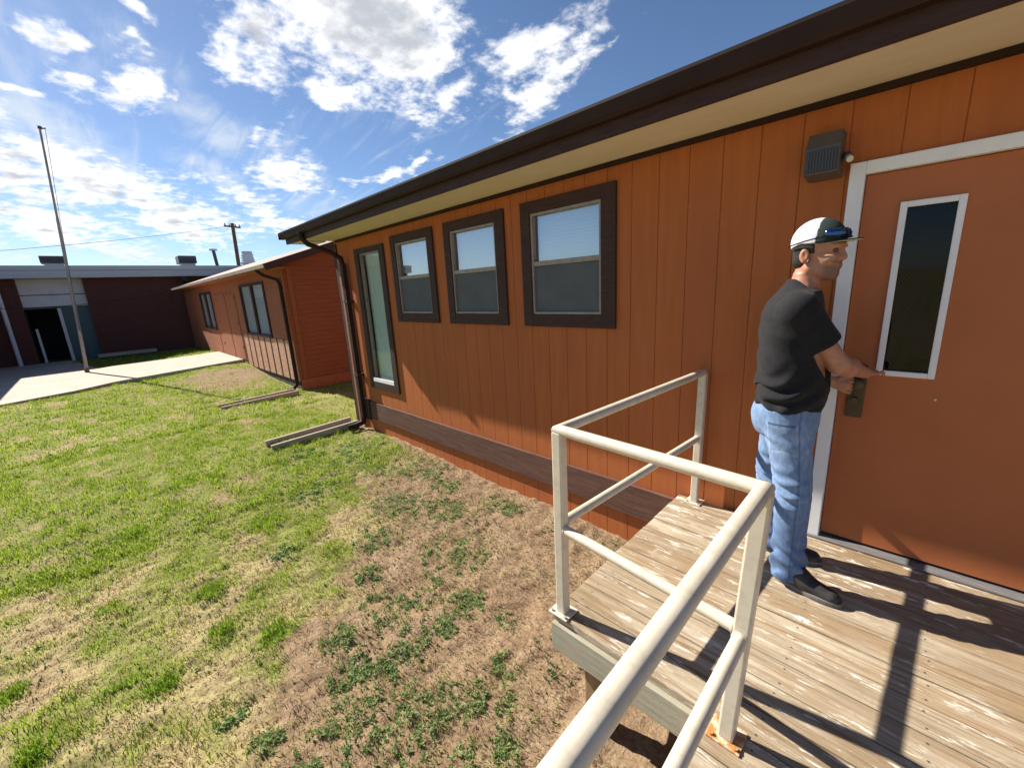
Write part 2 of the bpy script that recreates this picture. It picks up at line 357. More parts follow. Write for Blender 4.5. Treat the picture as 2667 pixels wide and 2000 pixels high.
WEED = [(-3.33, -1.06, .22), (-2.27, -1.09, .23), (-2.14, -1.44, .08), (-1.73, -1.41, .11), (-2.01, -1.77, .15), (-2.11, -2.17, .09), (-1.76, -1.87, .1), (-1.82, -2.23, .1), (-1.67, -2.03, .09), (-1.55, -2.22, .2), (-1.21, -2.07, .18), (-1.53, -2.54, .09), (-1.44, -2.46, .07), (-.89, -1.95, .1), (-1.1, -1.79, .1), (-1.77, -2.7, .06), (-2.1, -2.77, .08), (-2.4, -.3, .11), (-4.27, -1.44, .22), (-3.41, -2.1, .1), (-2.56, -1.77, .09), (-2.25, -1.86, .08), (-1.18, -1.57, .07), (-1.68, -1.65, .07), (-1.42, -1.31, .06), (-4.9, -.9, .3), (-4.2, -.6, .25), (-5.6, -1.2, .25), (-3.3, -.45, .14), (-1.3, -2.75, .2), (-.9, -2.5, .2), (-.5, -2.9, .25), (-3.8, -.35, .2), (-2.9, -.8, .2), (-4.6, -1.6, .25), (-3.0, -1.5, .14), (-5.3, -.5, .3), (-2.6, -.35, .12)]
def lawn(x, y):
    """(grass cover 0..1, greenness 0..1) at a place: thin dirt by the deck and the wall, straw and green in patches"""
    n = fbm(x*1.3+3, y*1.3, 21, 4); n2 = fbm(x*4.5, y*4.5, 31, 3); n3 = fbm(x*.55, y*.55, 41, 3)
    # side of the dirt edge: line from (-4.3,-1.35) to (-1.6,-3.0)
    n4 = fbm(x*2.6+9, y*2.6-4, 51, 4)
    s = ((x+4.3)*1.65+(y+1.35)*2.7)/3.16
    dirt = smooth01((s-.12+(n-.5)*1.8+(n4-.5)*1.1)/.8+.3)
    dirt *= 1-.75*smooth01((-3.5-x+(n-.5)*1.8)/1.6)
    d2 = smooth01(1.25-np.hypot((x+14.2)/2.6, (y+.5)/1.5)+(n-.5)*1.3)
    dirt = np.maximum(dirt, d2*.8)
    strip = smooth01(1-(-y-.02-(n-.5)*.35)/.28)*(x > -6.4)*.8
    dirt = np.maximum(dirt, strip)
    cover = np.clip((1-dirt)*(.74+1.2*(n2-.42)+.5*(n4-.5)), 0, 1)
    green = smooth01((-2.4-x)/4.2)*.58+.42+(n3-.5)*.8+(n2-.5)*1.1+(n4-.5)*1.5
    green = green-.16*smooth01((-3.3-y)/1.2)
    for (tx, ty, r) in TUFT:
        g = np.exp(-(((x-tx)/r)**2+((y-ty)/r)**2))*(.35+1.1*n2); cover = np.maximum(cover, g*1.0); green = np.maximum(green, g*1.1)
    return np.clip(cover, 0, 1), np.clip(green, 0, 1)
def lerp3(a, b, t): a = np.asarray(a); b = np.asarray(b); return a*(1-t)[..., None]+b*t[..., None]
def build_ground():
    xs = np.unique(np.round(np.concatenate([[-700, -400, -200, -120, -80, -60, -45], np.arange(-36, -17, .5), np.arange(-17, -7, .12), np.arange(-7, -4.6, .05), np.arange(-4.6, .4, .024), np.arange(.4, 1.6, .08), [1.8, 2.2, 3, 4, 6, 9, 14, 22, 35, 60, 120, 250, 500]]), 3))
    ys = np.unique(np.round(np.concatenate([[-600, -300, -150, -80, -45, -28, -18, -12, -9, -7], np.arange(-6, -4.2, .06), np.arange(-4.2, .2, .024), np.arange(.5, 3, .3), [4, 6, 10, 16, 25, 40, 70, 140, 300, 700]]), 3))
    X, Y = np.meshgrid(xs, ys, indexing='ij'); Z = ground_z(X, Y); c, g = lawn(X, Y)
    far = (np.hypot(X+5, Y+2) > 45); g = np.where(far, .4, g); c = np.where(far, .8, c)
    dn = fbm(X*9, Y*9, 3, 3)
    dirt = lerp3((.215, .135, .078), (.37, .262, .165), dn); soil = lerp3((.44, .36, .175), (.20, .24, .045), smooth01(g*1.15-.05))
    C = lerp3(dirt, soil, smooth01((c-.12)/.6))
    nx, ny = X.shape
    idx = np.arange(nx*ny).reshape(nx, ny); q = np.stack([idx[:-1, :-1], idx[1:, :-1], idx[1:, 1:], idx[:-1, 1:]], -1).reshape(-1, 4)
    me = bpy.data.meshes.new('ground'); me.from_pydata(np.stack([X, Y, Z], -1).reshape(-1, 3).tolist(), [], q.tolist())
    ca = me.color_attributes.new('Col', 'FLOAT_COLOR', 'POINT'); ca.data.foreach_set('color', np.concatenate([C.reshape(-1, 3), np.ones((nx*ny, 1))], 1).ravel())
    me.polygons.foreach_set('use_smooth', [True]*len(q))
    M = mat('lawn_soil', (.3, .2, .1), .95, (.17, .11, .065), 34., (1, 1, 1), .75, .1, bump=1., bscale=55, attr='Col', lo=.42, hi=.66, col3=(.44, .345, .22), n3scale=48., n3amt=.5)
    o = link('ground', me, None, M); tag(o, kind='structure'); return o
build_ground()

def blades_mesh(name, P, H, Wd, LEAN, AZ, Cc, kind_label, cat, seg=1):
    """grass blades: each a bent two-piece sliver; P base points, H height, Wd width, LEAN tilt, AZ heading"""
    n = len(P); ca, sa = np.cos(AZ), np.sin(AZ)
    side = np.stack([-sa, ca, np.zeros(n)], 1)*(Wd/2)[:, None]
    d1 = np.stack([ca*np.sin(LEAN*.5), sa*np.sin(LEAN*.5), np.cos(LEAN*.5)], 1)*(H*.55)[:, None]
    d2 = d1+np.stack([ca*np.sin(LEAN*1.35), sa*np.sin(LEAN*1.35), np.cos(LEAN*1.35)], 1)*(H*.5)[:, None]
    V = np.stack([P-side, P+side, P+d1+side*.8, P+d1-side*.8, P+d2], 1).reshape(-1, 3)
    b = np.arange(n)*5; quads = np.stack([b, b+1, b+2, b+3], 1); tris = np.stack([b+3, b+2, b+4], 1)
    me = bpy.data.meshes.new(name); me.vertices.add(len(V)); me.vertices.foreach_set('co', V.astype(np.float32).ravel())
    li = np.concatenate([quads.ravel(), tris.ravel()]).astype(np.int32); me.loops.add(len(li)); me.loops.foreach_set('vertex_index', li)
    ls = np.concatenate([np.arange(n)*4, 4*n+np.arange(n)*3]).astype(np.int32); me.polygons.add(2*n); me.polygons.foreach_set('loop_start', ls)
    me.update(calc_edges=True); me.validate()
    at = me.color_attributes.new('Col', 'FLOAT_COLOR', 'POINT'); at.data.foreach_set('color', np.repeat(np.concatenate([Cc, np.ones((n, 1))], 1), 5, 0).astype(np.float32).ravel())
    return me
def leaf_mat(name, rough=.6):
    M = bpy.data.materials.new(name); M.use_nodes = True; nt = M.node_tree; N = nt.nodes; L = nt.links; b = N['Principled BSDF']
    b.inputs['Roughness'].default_value = rough; b.inputs['Specular IOR Level'].default_value = .3
    at = N.new('ShaderNodeAttribute'); at.attribute_name = 'Col'; L.new(at.outputs[0], b.inputs['Base Color'])
    t = N.new('ShaderNodeBsdfTranslucent'); L.new(at.outputs[0], t.inputs[0]); mx = N.new('ShaderNodeMixShader'); mx.inputs[0].default_value = .5
    L.new(b.outputs[0], mx.inputs[1]); L.new(t.outputs[0], mx.inputs[2]); L.new(mx.outputs[0], N['Material Output'].inputs[0]); return M
PATH = [(-15.0, -9.0), (-15.67, -4.9), (-16.1, -3.6), (-16.7, -2.75), (-16.52, -1.38), (-16.05, .49), (-19.95, .49), (-20.6, -1.0), (-21.64, -3.1), (-21.9, -3.9), (-26.95, -3.9), (-26.95, -9.0)]
def in_poly(x, y, poly):
    c = np.zeros(x.shape, bool)
    for (x0, y0), (x1, y1) in zip(poly, poly[1:]+poly[:1]):
        hit = ((y0 > y) != (y1 > y)) & (x < (x1-x0)*(y-y0)/(y1-y0+1e-12)+x0); c ^= hit
    return c
def blocked(x, y):
    b = (y > -.03) & (x > -6.45)
    b |= (y > .45) & (x < -10.65)
    b |= (x > -.76) & (y > -1.6) & (y < .2)
    b |= (x > -.02) & (y <= -1.6) & (y > -4.6)
    b |= in_poly(x, y, PATH); b |= x < -26.9
    return b
def build_grass():
    P = []; H = []; Wd = []; LE = []; AZ = []; CC = []
    def zone(n, x0, x1, y0, y1, hmin, hmax, w, thin=1., bias=1.):
        x = x0+(x1-x0)*RNG.random(n)**bias if bias != 1 else RNG.uniform(x0, x1, n); y = RNG.uniform(y0, y1, n)
        c, g = lawn(x, y); cl = fbm(x*7, y*7, 77, 2)
        keep = (RNG.random(n) < (c*1.1-.04)*thin*(.45+1.1*(cl-.2))) & ~blocked(x, y)
        x, y, c, g, cl = x[keep], y[keep], c[keep], g[keep], cl[keep]; k = len(x)
        gr = np.clip(g+RNG.normal(0, .2, k), 0, 1); isg = smooth01((gr-.22)/.35)
        h = RNG.uniform(hmin, hmax, k)*(.35+1.3*cl**1.5*1.3)*(.75+.5*g)
        P.append(np.stack([x, y, ground_z(x, y)-.004], 1)); H.append(h); Wd.append(RNG.uniform(.6, 1.3, k)*w)
        LE.append(RNG.uniform(.15, 1.15, k)+.35*(1-isg)); AZ.append(RNG.uniform(0, 2*np.pi, k))
        straw = lerp3((.66, .57, .27), (.46, .37, .17), RNG.random(k)); grn = lerp3((.15, .28, .015), (.42, .50, .045), RNG.random(k))
        CC.append(lerp3(straw, grn, isg))
    zone(165000, -4.6, .6, -5.2, -.02, .018, .047, .0043)
    zone(95000, -9., -4.4, -5.6, -.02, .025, .055, .006)
    zone(70000, -17., -8.8, -6.5, .45, .03, .06, .011)
    zone(14000, -26.8, -16.5, -4., .45, .04, .08, .02)
    zone(9000, -10.6, -6.42, -.05, 5., .03, .06, .011)
    zone(16000, -7, 5, -11, -5.2, .03, .05, .01)
    n = 90000; x = RNG.uniform(-5., .2, n); y = RNG.uniform(-4.4, -.04, n); c, g = lawn(x, y)
    wd = sum(np.exp(-(((x-a)/(r*1.3))**2+((y-b)/(r*1.3))**2)) for a, b, r in WEED)
    k = (RNG.random(n) < (1-c)*(1.2*np.clip(wd, 0, 1)+.38*smooth01((fbm(x*2.2, y*2.2, 201, 4)-.5)/.1))*smooth01((fbm(x*11, y*11, 211, 2)-.36)/.2)) & ~blocked(x, y); x, y = x[k], y[k]; n = len(x)
    P.append(np.stack([x, y, ground_z(x, y)-.004], 1)); H.append(RNG.uniform(.012, .042, n)); Wd.append(RNG.uniform(.003, .0065, n)); LE.append(RNG.uniform(.3, 1.3, n)); AZ.append(RNG.uniform(0, 6.28, n))
    CC.append(lerp3((.14, .26, .04), (.42, .46, .16), RNG.random(n)))
    for (tx, ty, r) in TUFT:
        n = int(6000*r); x = RNG.normal(tx, r*.65, n); y = RNG.normal(ty, r*.6, n); k = ~blocked(x, y) & (fbm(x*9, y*9, 61, 2) > .42); x, y = x[k], y[k]; n = len(x)
        P.append(np.stack([x, y, ground_z(x, y)-.004], 1)); H.append(RNG.uniform(.022, .052, n)); Wd.append(RNG.uniform(.003, .006, n)); LE.append(RNG.uniform(.1, .9, n)); AZ.append(RNG.uniform(0, 6.28, n))
        CC.append(lerp3((.14, .28, .02), (.34, .46, .05), RNG.random(n)))
    me = blades_mesh('grass', np.concatenate(P), np.concatenate(H), np.concatenate(Wd), np.concatenate(LE), np.concatenate(AZ), np.concatenate(CC), '', '')
    o = link('grass', me, None, leaf_mat('grass_blade')); tag(o, 'patchy lawn grass, green and straw coloured, between path and deck', 'grass', kind='stuff')
def build_weeds():
    P = []; H = []; Wd = []; LE = []; AZ = []; CC = []
    for (wx, wy, r) in WEED:
        npl = int(150*r/.1*(.6+r))
        for _ in range(npl):
            a = random.uniform(0, 6.28); d = r*random.random()**.62*1.35; x = wx+d*math.cos(a); y = wy+d*math.sin(a)
            if bool(blocked(np.array([x]), np.array([y]))[0]) or (y > -.06): continue
            if vnoise(np.array([x*14.]), np.array([y*14.]), 5)[0] < .38: continue
            k = random.randint(5, 10); z = float(ground_z(x, y)); sz = random.uniform(.5, 1.05)
            P.append(np.array([[x, y, z]]*k)+RNG.normal(0, .006, (k, 3))*[1, 1, .3]); H.append(RNG.uniform(.016, .034, k)*sz); Wd.append(RNG.uniform(.006, .011, k)*sz); LE.append(RNG.uniform(.5, 1.25, k)); AZ.append(RNG.uniform(0, 6.28, k))
            CC.append(lerp3((.14, .27, .05), (.42, .52, .24), RNG.random(k)))
    x = RNG.uniform(-4.8, 0, 6000); y = RNG.uniform(-3.8, -.06, 6000); c, g = lawn(x, y); k = (RNG.random(6000) < (1-c)*.9*smooth01((fbm(x*3+1, y*3, 91, 3)-.46)/.14)) & ~blocked(x, y)
    for X, Y in zip(x[k], y[k]):
        k2 = random.randint(3, 5); P.append(np.array([[X, Y, float(ground_z(X, Y))]]*k2)); H.append(RNG.uniform(.014, .028, k2)); Wd.append(RNG.uniform(.006, .012, k2)); LE.append(RNG.uniform(.6, 1.3, k2)); AZ.append(RNG.uniform(0, 6.28, k2)); CC.append(lerp3((.13, .23, .07), (.32, .40, .2), RNG.random(k2)))
    me = blades_mesh('weeds', np.concatenate(P), np.concatenate(H), np.concatenate(Wd), np.concatenate(LE), np.concatenate(AZ), np.concatenate(CC), '', '')
    o = link('weeds', me, None, leaf_mat('weed_leaf', .5)); tag(o, 'dark green broadleaf weeds growing in the bare dirt by the deck', 'weeds', kind='stuff')
def build_litter():
    """dry stems and crumbs lying flat on the bare dirt"""
    n = 60000; x = RNG.uniform(-5, .3, n); y = RNG.uniform(-4.6, -.03, n); c, g = lawn(x, y); k = (RNG.random(n) < (1-c)*.8) & ~blocked(x, y); x, y = x[k], y[k]; n = len(x)
    P = np.stack([x, y, ground_z(x, y)+.001], 1)
    col = lerp3((.56, .45, .30), (.12, .07, .04), RNG.random(n)**.7)
    me = blades_mesh('straw_litter', P, RNG.uniform(.008, .04, n), RNG.uniform(.002, .006, n), RNG.uniform(1.0, 1.5, n), RNG.uniform(0, 6.28, n), col, '', '')
    o = link('straw_litter', me, None, leaf_mat('dry_straw', .8)); tag(o, 'dry straw bits scattered over the bare dirt', 'straw', kind='stuff')
build_grass(); build_weeds(); build_litter()

def build_path():
    b = MB(); zt = []
    for (x, y) in PATH: zt.append(float(np.interp(y, [-9, -4.9, -2.85, -1.38, .5], [-.555, -.555, -.52, -.43, -.29])))
    n = len(PATH)
    # fan in a grid of strips so the slab follows its slope
    import bmesh
    me = bpy.data.meshes.new('concrete_path'); bm = bmesh.new()
    vs = [bm.verts.new((x, y, z)) for (x, y), z in zip(PATH, zt)]; f = bm.faces.new(vs); bmesh.ops.triangulate(bm, faces=[f])
    r = bmesh.ops.extrude_face_region(bm, geom=bm.faces[:]); ev = [g for g in r['geom'] if isinstance(g, bmesh.types.BMVert)]
    for v in ev: v.co.z -= .18
    bmesh.ops.recalc_face_normals(bm, faces=bm.faces); bm.to_mesh(me); bm.free()
    o = link('path', me, None, M_concrete); tag(o, kind='structure')
build_path()

# ------------------------------------------------------------------ the orange classroom building
CB = empty('classroom_building', (-6.4, 0, -.56), 'orange board-sided classroom building with four brown-framed windows and a windowed door', 'building')
X0, X1, ZT = -6.38, 4.2, 2.45
HOLES = dict(d=(-.02, 1.06, -.05, 2.12), w4=(-2.30, -1.44, 1.29, 2.27), w3=(-3.45, -2.63, 1.29, 2.27), w2=(-4.60, -3.77, 1.29, 2.27), w1=(-5.63, -4.92, .26, 2.23))
def plank_wall():
    b = MB(); edges = [-.04-.2032*k for k in range(-22, 33)]
    H = list(HOLES.values())
    gaps = [(e-.0024, e+.0024, -2, 5) for e in edges if not any(h[0]-.02 < e < h[1]+.02 and False for h in H)]
    for (a, c, s, e) in cells(X0, X1, -.70, ZT, H+gaps): b.box(a, c, 0, .005, s, e)
    for (a, c, s, e) in cells(X0, X1, -.70, ZT, H): b.box(a, c, .0055, .12, s, e)
    b.box(X0, X0+.1, .121, 6.4, -.7, ZT); b.box(X0, X1, 6.42, 6.5, -.7, ZT); b.box(X1-.1, X1, .121, 6.4, -.7, ZT)
    # gable ends
    for xa in (X0+.001, X1-.101): b.prism([(.0, ZT), (6.5, ZT), (3.25, 3.12)], xa, xa+.1)
    b.cur = 1
    for e in edges:
        for z in np.arange(-.45, 2.4, .41):
            for dx in (-.022, .022):
                x = e+dx+random.uniform(-.004, .004); zz = z+random.uniform(-.03, .03)
                if X0+.12 < x < X1 and not any(h[0]-.03 < x < h[1]+.03 and h[2]-.03 < zz < h[3]+.03 for h in H):
                    b.add([(x+.0035*math.cos(t*1.0472), -.0008, zz+.0035*math.sin(t*1.0472)) for t in range(6)], [tuple(range(6))])
    return b.build('wall', [M_wall, M_nail], CB)
plank_wall()
MB().box(X0-.02, X0+.09, -.022, -.001, -.50, 2.40).box(X0-.022, X0-.002, -.022, .10, -.50, 2.40).build('corner_trim', M_brown, CB, bevel=.003)
MB().box(-5.80, 0-.74, -.03, -.001, -.335, -.055).build('band_board', M_band, CB, bevel=.004)
MB().box(-.73, X1, -.024, -.001, -.335, -.06).build('band_board', M_band, CB)
MB().box(-5.99, -5.81, -.05, -.001, -.36, -.03).build('band_end_block', M_brown, CB, bevel=.004)
MB().box(X0+.1, X1, -.03, -.001, 2.418, 2.448).build('wall_top_strip', M_gutter, CB)  # thin dark strip along the wall top under the soffit
MB().box(X0-.0, X1+.2, -.50, .02, 2.45, 2.465).build('soffit', M_soffit, CB)
MB().box(-6.88, X1+.5, -.53, -.502, 2.435, 2.57).build('fascia', M_brown, CB)
MB().box(-6.86, -6.42, -.50, -.1, 2.44, 2.50).build('eave_return', M_greywhite, CB)
def gutter():
    b = MB(); th = .006
    prof = [(-.533, 2.51), (-.575, 2.51), (-.592, 2.528), (-.60, 2.56), (-.61, 2.59), (-.61, 2.606), (-.596, 2.606), (-.596, 2.60)]
    inner = [(-.533, 2.516), (-.572, 2.516), (-.586, 2.532), (-.594, 2.562), (-.603, 2.592), (-.603, 2.6)]
    outer = prof[:6]
    full = outer+[(-.603, 2.606)]+list(reversed(inner))
    b.prism(full, -6.93, X1+.5)
    b.box(-6.94, -6.93, -.611, -.53, 2.509, 2.607)
    return b.build('gutter', M_gutter, CB)
gutter()
def roof():
    b = MB()
    b.prism([(-.56, 2.585), (3.25, 3.31), (7.06, 2.585), (7.06, 2.55), (3.25, 3.275), (-.56, 2.55)], -6.95, X1+.55)
    o = b.build('roof', M_shingle, CB)
    e = MB().box(-6.95, X1+.55, -.572, -.561, 2.575, 2.612).build('drip_edge', M_galv, o)
    r = MB().bar((-6.9, -.53, 2.55), (-6.9, 3.25, 3.255), .03, .14).bar((-6.9, 7.0, 2.55), (-6.9, 3.25, 3.255), .03, .14).build('barge_board', M_brown, CB)
roof()
def downspout():
    path = [(-6.12, -.57, 2.52), (-6.12, -.57, 2.45), (-6.09, -.50, 2.36), (-6.03, -.22, 2.25), (-6.0, -.09, 2.16), (-6.0, -.07, 2.05)]
    b = MB(); b.tube(path, .036, 10)
    b.box(-6.045, -5.955, -.105, -.04, -.36, 2.08)
    b.tube([(-6.0, -.07, -.33), (-6.0, -.09, -.42), (-6.03, -.2, -.455), (-6.05, -.34, -.462)], .042, 10)
    o = b.build('downspout', M_gutter, CB, smooth=True)
    for zs in (1.5, .35): MB().box(-6.06, -5.94, -.112, -.001, zs, zs+.04).build('strap', M_brown, o)
    # narrow orange strip between corner trim and downspout
    MB().box(-6.24, -6.17, -.045, -.001, -.48, 2.2).build('conduit', M_siding2, CB)
downspout()

def pane(x0, x1, y, z0, z1): return MB().add([(x0, y, z0), (x1, y, z0), (x1, y, z1), (x0, y, z1)], [(0, 1, 2, 3)])
def window(outer, inner, mid, tall=False, blind_to=None):
    ox0, ox1, oz0, oz1 = outer; x0, x1, z0, z1 = inner
    fr = MB()
    fr.box(ox0, x0, -.028, -.001, oz0, oz1).box(x1, ox1, -.028, -.001, oz0, oz1).box(x0, x1, -.026, -.001, z1, oz1).box(x0, x1, -.026, -.001, oz0, z0)
    o = fr.build('window', M_brown, CB, bevel=.003)
    # reveal lining
    MB().box(x0-.02, x0, -.0005, .118, z0-.02, z1+.02).box(x1, x1+.02, -.0005, .118, z0-.02, z1+.02).box(x0, x1, -.0005, .118, z1, z1+.02).box(x0, x1, -.0005, .118, z0-.02, z0).build('reveal', M_brown, o)
    s = .022
    if not tall:
        sb = MB(); y0, y1 = -.016, .03
        sb.box(x0+.001, x0+s, y0, y1, z0+.001, z1-.001).box(x1-s, x1-.001, y0, y1, z0+.001, z1-.001).box(x0+s, x1-s, y0, y1, z1-s, z1-.001).box(x0+s, x1-s, y0, y1, z0+.001, z0+s)
        sb.box(x0+s, x1-s, -.012, .032, mid-.02, mid+.02)
        sb.build('sash', M_alu, o, bevel=.002)
        pane(x0+s, x1-s, .024, mid+.02, z1-s).build('glass', M_glass, o)
        MB().box(x0+s, x1-s, .006, .009, z0+s, mid-.02).build('screen', M_screen, o)
        b = MB(); zb = blind_to; k = int((z1-zb)/.028)
        for i in range(k):
            zc = z1-.02-i*.028; b.bar((x0+.02, .088, zc), (x1-.02, .088, zc), .003, .029, (0, .35, 1))
        b.build('blind', M_blind, o)
        MB().box(x0-.02, x1+.02, .20, .21, z0-.02, z1+.02).build('dark_room', M_black, o)
    else:
        sb = MB(); sb.box(x0+.001, x0+s, .0, .05, z0+.001, z1-.001).box(x1-s, x1-.001, .0, .05, z0+.001, z1-.001).box(x0+s, x1-s, .0, .05, z1-s, z1-.001).box(x0+s, x1-s, -.01, .05, z0+.001, z0+.05)
        sb.build('sash', M_alu, o)
        pane(x0+s, x1-s, .024, z0+.05, z1-s).build('glass', M_glass_t, o)
        b = MB(); n = 22
        for i in range(n):
            xa = x0+.002+(x1-x0-.004)*i/n; xb = x0+.002+(x1-x0-.004)*(i+1)/n; a = .012*math.sin(i*1.9)
            b.add([(xa, .09+a, z0), (xb, .09+.012*math.sin((i+1)*1.9), z0), (xb, .09+.012*math.sin((i+1)*1.9), z1), (xa, .09+a, z1)], [(0, 1, 2, 3)])
        b.build('curtain', M_curtain, o)
        MB().box(x0+.001, x1-.001, -.027, -.0105, z0+.001, z0+.055).build('sill', M_white, o)
    return o
window((-2.345, -1.377, 1.235, 2.315), (-2.235, -1.505, 1.345, 2.215), 1.79, blind_to=1.80)
window((-3.505, -2.567, 1.235, 2.315), (-3.40, -2.69, 1.345, 2.215), 1.79, blind_to=1.80)
window((-4.645, -3.72, 1.235, 2.315), (-4.54, -3.835, 1.345, 2.215), 1.79, blind_to=1.80)
window((-5.69, -4.845, .20, 2.255), (-5.575, -4.965, .31, 2.185), None, tall=True)

def door():
    fr = MB(); fr.box(-.022, .042, -.03, .118, .002, 2.115).box(.042, 1.02, -.03, .118, 2.055, 2.115).box(1.02, 1.08, -.03, .118, .002, 2.115)
    lf = MB()
    for (a, c, s, e) in cells(.046, 1.016, .03, 2.05, [(.205, .395, 1.05, 1.885)]): lf.box(a, c, .012, .055, s, e)
    d = lf.build('door', M_door, CB)
    fr.build('door_frame', M_white, d, bevel=.004)
    t = .027; lz = MB(); xa, xb, za, zb = .19, .415, 1.035, 1.90
    lz.box(xa, xa+t, -.006, .0115, za, zb).box(xb-t, xb, -.006, .0115, za, zb).box(xa+t, xb-t, -.006, .0115, zb-t, zb).box(xa+t, xb-t, -.006, .0115, za, za+t)
    lz.build('window_frame', M_white, d, bevel=.003)
    pane(.206, .394, .02, 1.051, 1.884).build('glass', M_glass_d, d)
    w = MB()
    for k in range(-40, 80):
        for sg in (1, -1):
            # diagonal wires clipped to the lite
            pts = []
            x0, x1, z0, z1 = .207, .393, 1.052, 1.883
            c = z0+k*.022
            xa_, xb_ = x0, x1; f = lambda x: c+sg*(x-x0)*1.2
            n = 12; seg = [(x0+(x1-x0)*i/n) for i in range(n+1)]; ok = [x for x in seg if z0 <= f(x) <= z1]
            if len(ok) > 1: w.bar((ok[0], .0285, f(ok[0])), (ok[-1], .0285, f(ok[-1])), .0014, .0014)
    w.build('wire_mesh', M_dark, d)
    MB().box(.206, .394, .05, .054, 1.051, 1.884).build('dark_room', M_black, d)
    h = MB(); h.box(.085, .160, -.002, .0115, .785, 1.08)
    o = h.build('lock_plate', M_bronze, d, bevel=.004)
    MB().tube([(.126, -.002, .985), (.126, -.014, .985), (.126, -.0145, .985), (.126, -.040, .985), (.126, -.046, .985), (.126, -.060, .985), (.126, -.074, .985), (.126, -.080, .985)], .03, 20, rs=[.036, .036, .016, .015, .024, .031, .029, .016]).build('knob', M_bronze, o, smooth=True)
    MB().box(.088, .160, -.016, -.0025, 1.045-.03, 1.075).build('keypad', M_dark, o, bevel=.004)
    MB().tube([(.120, .0, .885), (.120, -.022, .885)], .016, 14).build('lock_cylinder', M_bronze, o, smooth=True)
    MB().box(-.03, 1.08, -.052, .118, .0015, .014).build('threshold', M_thresh, d, bevel=.004)
    MB().tube([(.432, .006, .93), (.432, .0115, .93)], .006, 10).build('peg', M_rail, d)
door()

# wall lamp
def wall_lamp():
    r = empty('wall_lamp', (-.13, 0, 2.18), 'grey bronze box lamp with slatted lens mounted on the orange wall left of the door', 'lamp')
    b = MB(); b.prism([(-.002, 2.275), (-.10, 2.275), (-.15, 2.20), (-.15, 2.075), (-.002, 2.06)], -.20, -.055)
    h = b.build('housing', M_lamp, r, bevel=.006)
    f = MB(); f.box(-.19, -.065, -.158, -.1515, 2.085, 2.185)
    l = f.build('lens', M_lampglass, r)
    g = MB()
    for i in range(10): x = -.184+i*.0125; g.box(x, x+.004, -.163, -.1585, 2.09, 2.18)
    g.build('grille', M_lamp, r)
    a = MB(); a.tube([(-.054, -.05, 2.16), (-.035, -.05, 2.16), (-.03, -.05, 2.15)], .014, 10).tube([(-.036, -.06, 2.15), (-.026, -.09, 2.135)], .02, 12)
    a.build('conduit', M_dark, r, smooth=True)
    MB().tube([(-.026, -.088, 2.136), (-.018, -.105, 2.125)], .015, 12).build('sensor', M_rail, r, smooth=True)
wall_lamp()

# ------------------------------------------------------------------ deck
def deck():
    r = empty('wooden_deck', (-.4, -.9, -.57), 'weathered wooden entrance deck with peeling boards in front of the door', 'deck')
    b = MB(); y = -.025; i = 0; w = .1355
    pal = [(.40, .295, .185), (.44, .34, .225), (.36, .26, .155), (.46, .37, .255), (.42, .31, .195)]; nails = MB()
    while y-w > -4.6:
        xl = -.82+random.uniform(-.006, .006) if y-w > -1.60 else -.07+random.uniform(-.004, .004)
        cuts = [xl]+([random.choice([1.15, 1.95])] if i % 3 else [])+[3.2]
        for a, c in zip(cuts, cuts[1:]):
            q = random.uniform(.84, 1.1); b.col = tuple(k*q for k in random.choice(pal)); dz = random.uniform(-.0025, .0)
            b.box(a+.0015, c-.0015, y-w, y, -.038+dz, dz)
            for xn in np.arange(-.74, 3.1, .42):
                if a+.03 < xn < c-.03:
                    for yn in (y-.028, y-w+.028):
                        xx, yy, r_ = xn+random.uniform(-.008, .008), yn+random.uniform(-.006, .006), .0042
                        nails.add([(xx+r_*math.cos(t*1.0472), yy+r_*math.sin(t*1.0472), dz+.0012) for t in range(6)], [tuple(range(6))])
        y -= w+.0045; i += 1
    b.cur = 1; b.col = (.05, .04, .035); b.add(nails.v, nails.f)
    b.build('decking', [M_deck, M_dark], r, attr=True, bevel=.003, fixn=False)
    MB().box(-.80, 3.19, -1.585, -1.547, -.19, -.040).build('rim_board', M_rim, r, bevel=.003)
    MB().box(-.80, -.762, -1.546, -.03, -.19, -.040).build('rim_board', M_rim, r, bevel=.003)
    MB().box(-.055, -.017, -4.6, -1.586, -.19, -.040).build('rim_board', M_rim, r, bevel=.003)
    j = MB()
    for x in np.arange(-.35, 3.1, .42): j.box(x, x+.038, -1.546, -.03, -.18, -.0405)
    for x in np.arange(.35, 3.1, .42): j.box(x, x+.038, -4.6, -1.586, -.18, -.0405)
    j.build('joist', M_post, r)
    for (px, py_) in ((-.60, -1.48), (-.60, -.3), (1.3, -1.48), (.06, -3.0)):
        MB().box(px-.045, px+.045, py_-.045, py_+.045, -.68, -.1905).build('support_post', M_post, r, bevel=.004)
deck()
